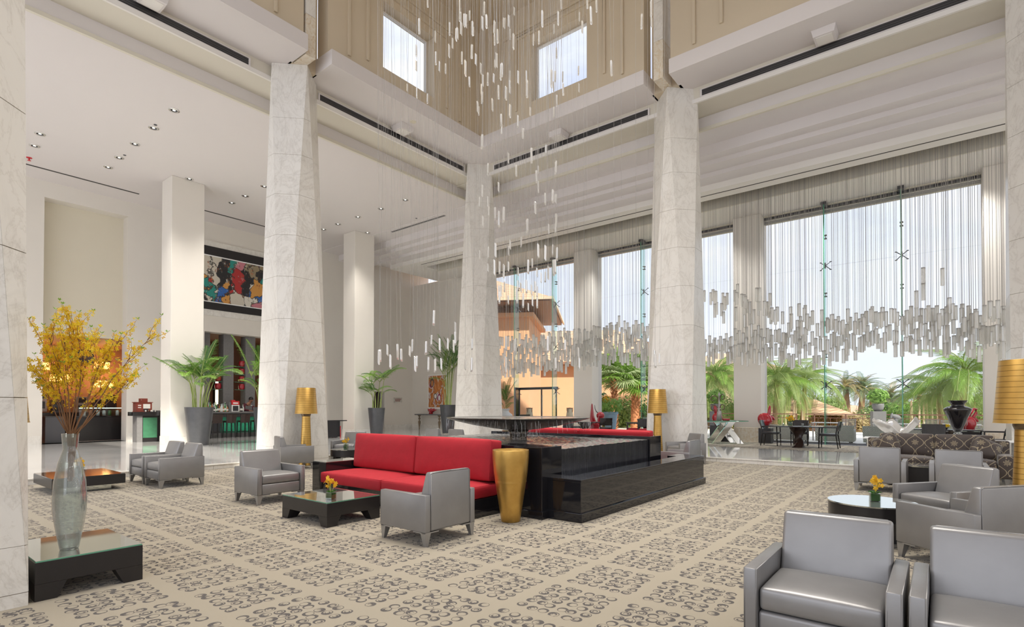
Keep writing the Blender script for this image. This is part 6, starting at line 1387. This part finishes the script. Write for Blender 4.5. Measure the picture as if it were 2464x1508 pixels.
F_FR = [fan_mesh('fan_leaf', m, k) for k, m in enumerate(('leaf_fan', 'leaf_fan', 'leaf_bright'))]
def palm_tree(lab, px, py, D, frs, nf, s, tr, trm, pitch, seed, droop=0.):
    r3 = random.Random(seed); c = at(px, py, D); t = thing('palm_tree', lab, 'tree', (c.x, c.y, -3), r3.random()*6); h = c.z+3; g = G(); n = 12
    pts = [Vector((.12*math.sin(k*.3), 0, h*k/n)) for k in range(n+1)]; g.tube(pts, [tr*(1.15-.25*k/n) for k in range(n+1)], 10); ob('trunk', g, trm, t, smooth=True)
    if trm == 'bark_orange':
        g = G()
        for k in range(150): a = k*2.4; z = h*.45+h*.55*k/150; d = Vector((math.cos(a), math.sin(a), 0)); e = Vector((-d.y, d.x, 0)); b = d*tr*1.0+Vector((0, 0, z)); g.add([b-e*.06, b+e*.06, b+d*.14+Vector((0, 0, .15))+e*.02, b+d*.14+Vector((0, 0, .15))-e*.02, b-e*.05+Vector((0, 0, .08)), b+e*.05+Vector((0, 0, .08))], [(0, 1, 2, 3), (3, 2, 5, 4)])
        tag(ob('leaf_boots', g, trm, t, fix=False), kind='stuff')
    top = pts[-1]
    for k in range(nf):
        o = link('frond', frs[r3.randrange(len(frs))], t); o.location = top+Vector((0, 0, r3.uniform(-.15, .1))); u = k/nf; o.rotation_euler = (r3.uniform(-.3, .3), pitch[0]+(pitch[1]-pitch[0])*u+r3.uniform(-.15, .15), k*2.399+r3.uniform(-.2, .2)); ss = s*r3.uniform(.8, 1.1); o.scale = (ss, ss, ss)
PT = [('big feathery palm at the right end of the window view', 2318, 905, 29, Q_FR, 34, 1.15, .16, 'bark_palm', (-1.1, .55), 1), ('lower feathery palm left of the big one at the right window', 2262, 945, 31, Q_FR, 26, 1.0, .14, 'bark_palm', (-1.0, .5), 2),
      ('feathery palm just right of the window column', 1868, 925, 34, Q_FR, 36, 1.15, .15, 'bark_palm', (-1.1, .6), 3), ('feathery palm left of the first glass fin with drooping tips', 1935, 920, 37, Q_FR, 30, 1.15, .15, 'bark_palm', (-1.1, .5), 4),
      ('feathery palm left of the window column behind the bush', 1725, 915, 34, Q_FR, 36, 1.15, .15, 'bark_palm', (-1.1, .6), 5), ('left of the two tallest date palms in mid view', 2037, 938, 50, D_FR, 40, 1.0, .26, 'bark_palm', (-1.2, .45), 6),
      ('right of the two tallest date palms in mid view', 2074, 940, 50, D_FR, 42, 1.05, .26, 'bark_palm', (-1.2, .45), 7), ('date palm behind the stone planter bush', 2098, 958, 54, D_FR, 34, 1.0, .24, 'bark_palm', (-1.2, .45), 8), ('date palm right of the planter bush, before the second fin', 2142, 962, 50, D_FR, 36, 1.1, .24, 'bark_palm', (-1.2, .4), 9),
      ('date palm just right of the second glass fin', 2205, 958, 48, D_FR, 36, 1.05, .24, 'bark_palm', (-1.2, .4), 10), ('fan palm left of the orange trunk outside the left window', 1478, 915, 33, F_FR, 44, 1.35, .17, 'bark_orange', (-1.35, .5), 11), ('fan palm with bright orange shaggy trunk by the right pillar', 1530, 925, 34, F_FR, 46, 1.35, .26, 'bark_orange', (-1.35, .5), 12), ('tall fan palm mostly hidden behind the right pillar', 1590, 900, 38, F_FR, 40, 1.5, .2, 'bark_palm', (-1.3, .5), 13), ('small feathery palm low behind the black urn vase', 2290, 975, 40, Q_FR, 20, .8, .1, 'bark_palm', (-1.0, .3), 14)]
for a in PT: palm_tree(*a)
def shrub(lab, px, py, D, r, n, s, m, seed):
    c = at(px, py, D); t = thing('shrub', lab, 'shrub', (c.x, c.y, -3)); rr = random.Random(seed); g = G(); h = c.z+3
    for k in range(5): foliage(g, Vector((rr.uniform(-.6, .6)*r, rr.uniform(-.6, .6)*r, h-r*.4+rr.uniform(-.3, .2)*r)), (r*.6, r*.6, r*.5), n//5, s, rr)
    ob('foliage', g, m, t, fix=False); g = G()
    for k in range(4): a = k*1.57; g.tube([(0, 0, 0), (r*.2*math.cos(a), r*.2*math.sin(a), h*.5), (r*.4*math.cos(a), r*.4*math.sin(a), h)], [.07, .05, .02], 5)
    ob('stems', g, 'bark_palm', t, fix=False)
SH = [(1500, 965, 37, 2.2, 'leaf_feather', 'dense green shrub behind the blue planter'), (1555, 965, 38, 2.2, 'leaf_palm', 'dense green shrub behind the orange palm trunk'), (1445, 960, 38, 1.6, 'leaf_dark', 'dark shrub at the left edge of the left window'), (1710, 955, 38, 2.0, 'leaf_feather', 'green shrub behind the planter bush left of the column'), (1752, 965, 38, 2.0, 'leaf_bright', 'bright shrub behind the iron candelabra'), (1860, 955, 42, 2.4, 'leaf_feather', 'green shrub mass right of the column, below the palms'), (1905, 945, 46, 2.6, 'leaf_palm', 'green tree mass above the terracotta pavilion'), (1960, 955, 46, 2.5, 'leaf_feather', 'green tree mass left of the date palms'), (2010, 995, 40, 1.7, 'leaf_dry', 'dry yellowish shrub before the distant house'), (2055, 1000, 39, 1.6, 'leaf_dry', 'dry yellowish shrub below the date palms'), (1985, 985, 44, 1.6, 'leaf_dry', 'pale dry shrub beside the pavilion roof'), (2090, 992, 44, 1.7, 'leaf_feather', 'green shrub left of the stone planter box'), (2150, 975, 44, 2.0, 'leaf_palm', 'green shrub right of the stone planter box'), (2190, 972, 42, 2.0, 'leaf_bright', 'bright broadleaf shrub left of the black urn'), (2225, 972, 40, 1.9, 'leaf_bright', 'bright broadleaf shrub just left of the urn rim'), (2255, 968, 38, 1.9, 'leaf_feather', 'green shrub behind the black urn rim'), (2300, 968, 38, 2.0, 'leaf_bright', 'bright shrub above the black urn'), (2345, 968, 36, 2.2, 'leaf_feather', 'green shrub behind the red looped sculpture'), (2130, 965, 70, 2.6, 'leaf_date', 'grey green distant tree behind the planter bush'), (2170, 962, 75, 2.8, 'leaf_date', 'grey green distant tree at the second fin'), (2245, 958, 70, 2.8, 'leaf_date', 'grey green distant tree left of the big feathery palm'), (2010, 962, 80, 2.6, 'leaf_date', 'grey green distant tree left of the date palm trunks'), (2360, 945, 42, 3.0, 'leaf_palm', 'tall green tree at the right window edge')]
for k, (px, py, D, r, m, lab) in enumerate(SH): shrub(lab, px, py, D, r, 2600, .085+.0013*D, m, k)
rr = random.Random(14); sm_ = None
for k, px in enumerate((1868, 1880, 1893, 1906, 1918, 1932, 1947, 2186, 2198, 2210, 2222, 2236, 2248, 2262)):
    a, b = at(px, 1012, 36), at(px+rr.uniform(-9, 9), rr.uniform(955, 978), 36); g = G(); o0 = Vector((0, 0, 0)); base = Vector((a.x, a.y, -2.9)); g.tube([o0, (b-base)*.55, b-base], [.075, .065, .055], 7)
    tag(ob('wooden_stake', g, 'stake_pale', loc=base, smooth=True, fix=False), 'pale bare wooden stake in the garden, %s' % ('among those by the pavilion roof' if px < 2000 else 'among those left of the black urn'), 'stake', 'pale stakes by the pavilion' if px < 2000 else 'pale stakes near the black urn')
t = thing('dolphin_sculpture', 'dark grey curved fish sculpture outside beside the planter box', 'sculpture', at(2156, 1008, 23)+Vector((0, 0, 0)), YAW-PI/2); blob('body', (0, 0, .10), (.22, .09, .10), 'stone_grey', t, (0, .25, 0)); blob('tail', (-.19, 0, .14), (.05, .04, .13), 'stone_grey', t, (0, .3, 0)); ob('stand', bx(-.05, -.05, -.835, .05, .05, .05), 'stone_grey', t)
c = at(1218, 1000, 60)
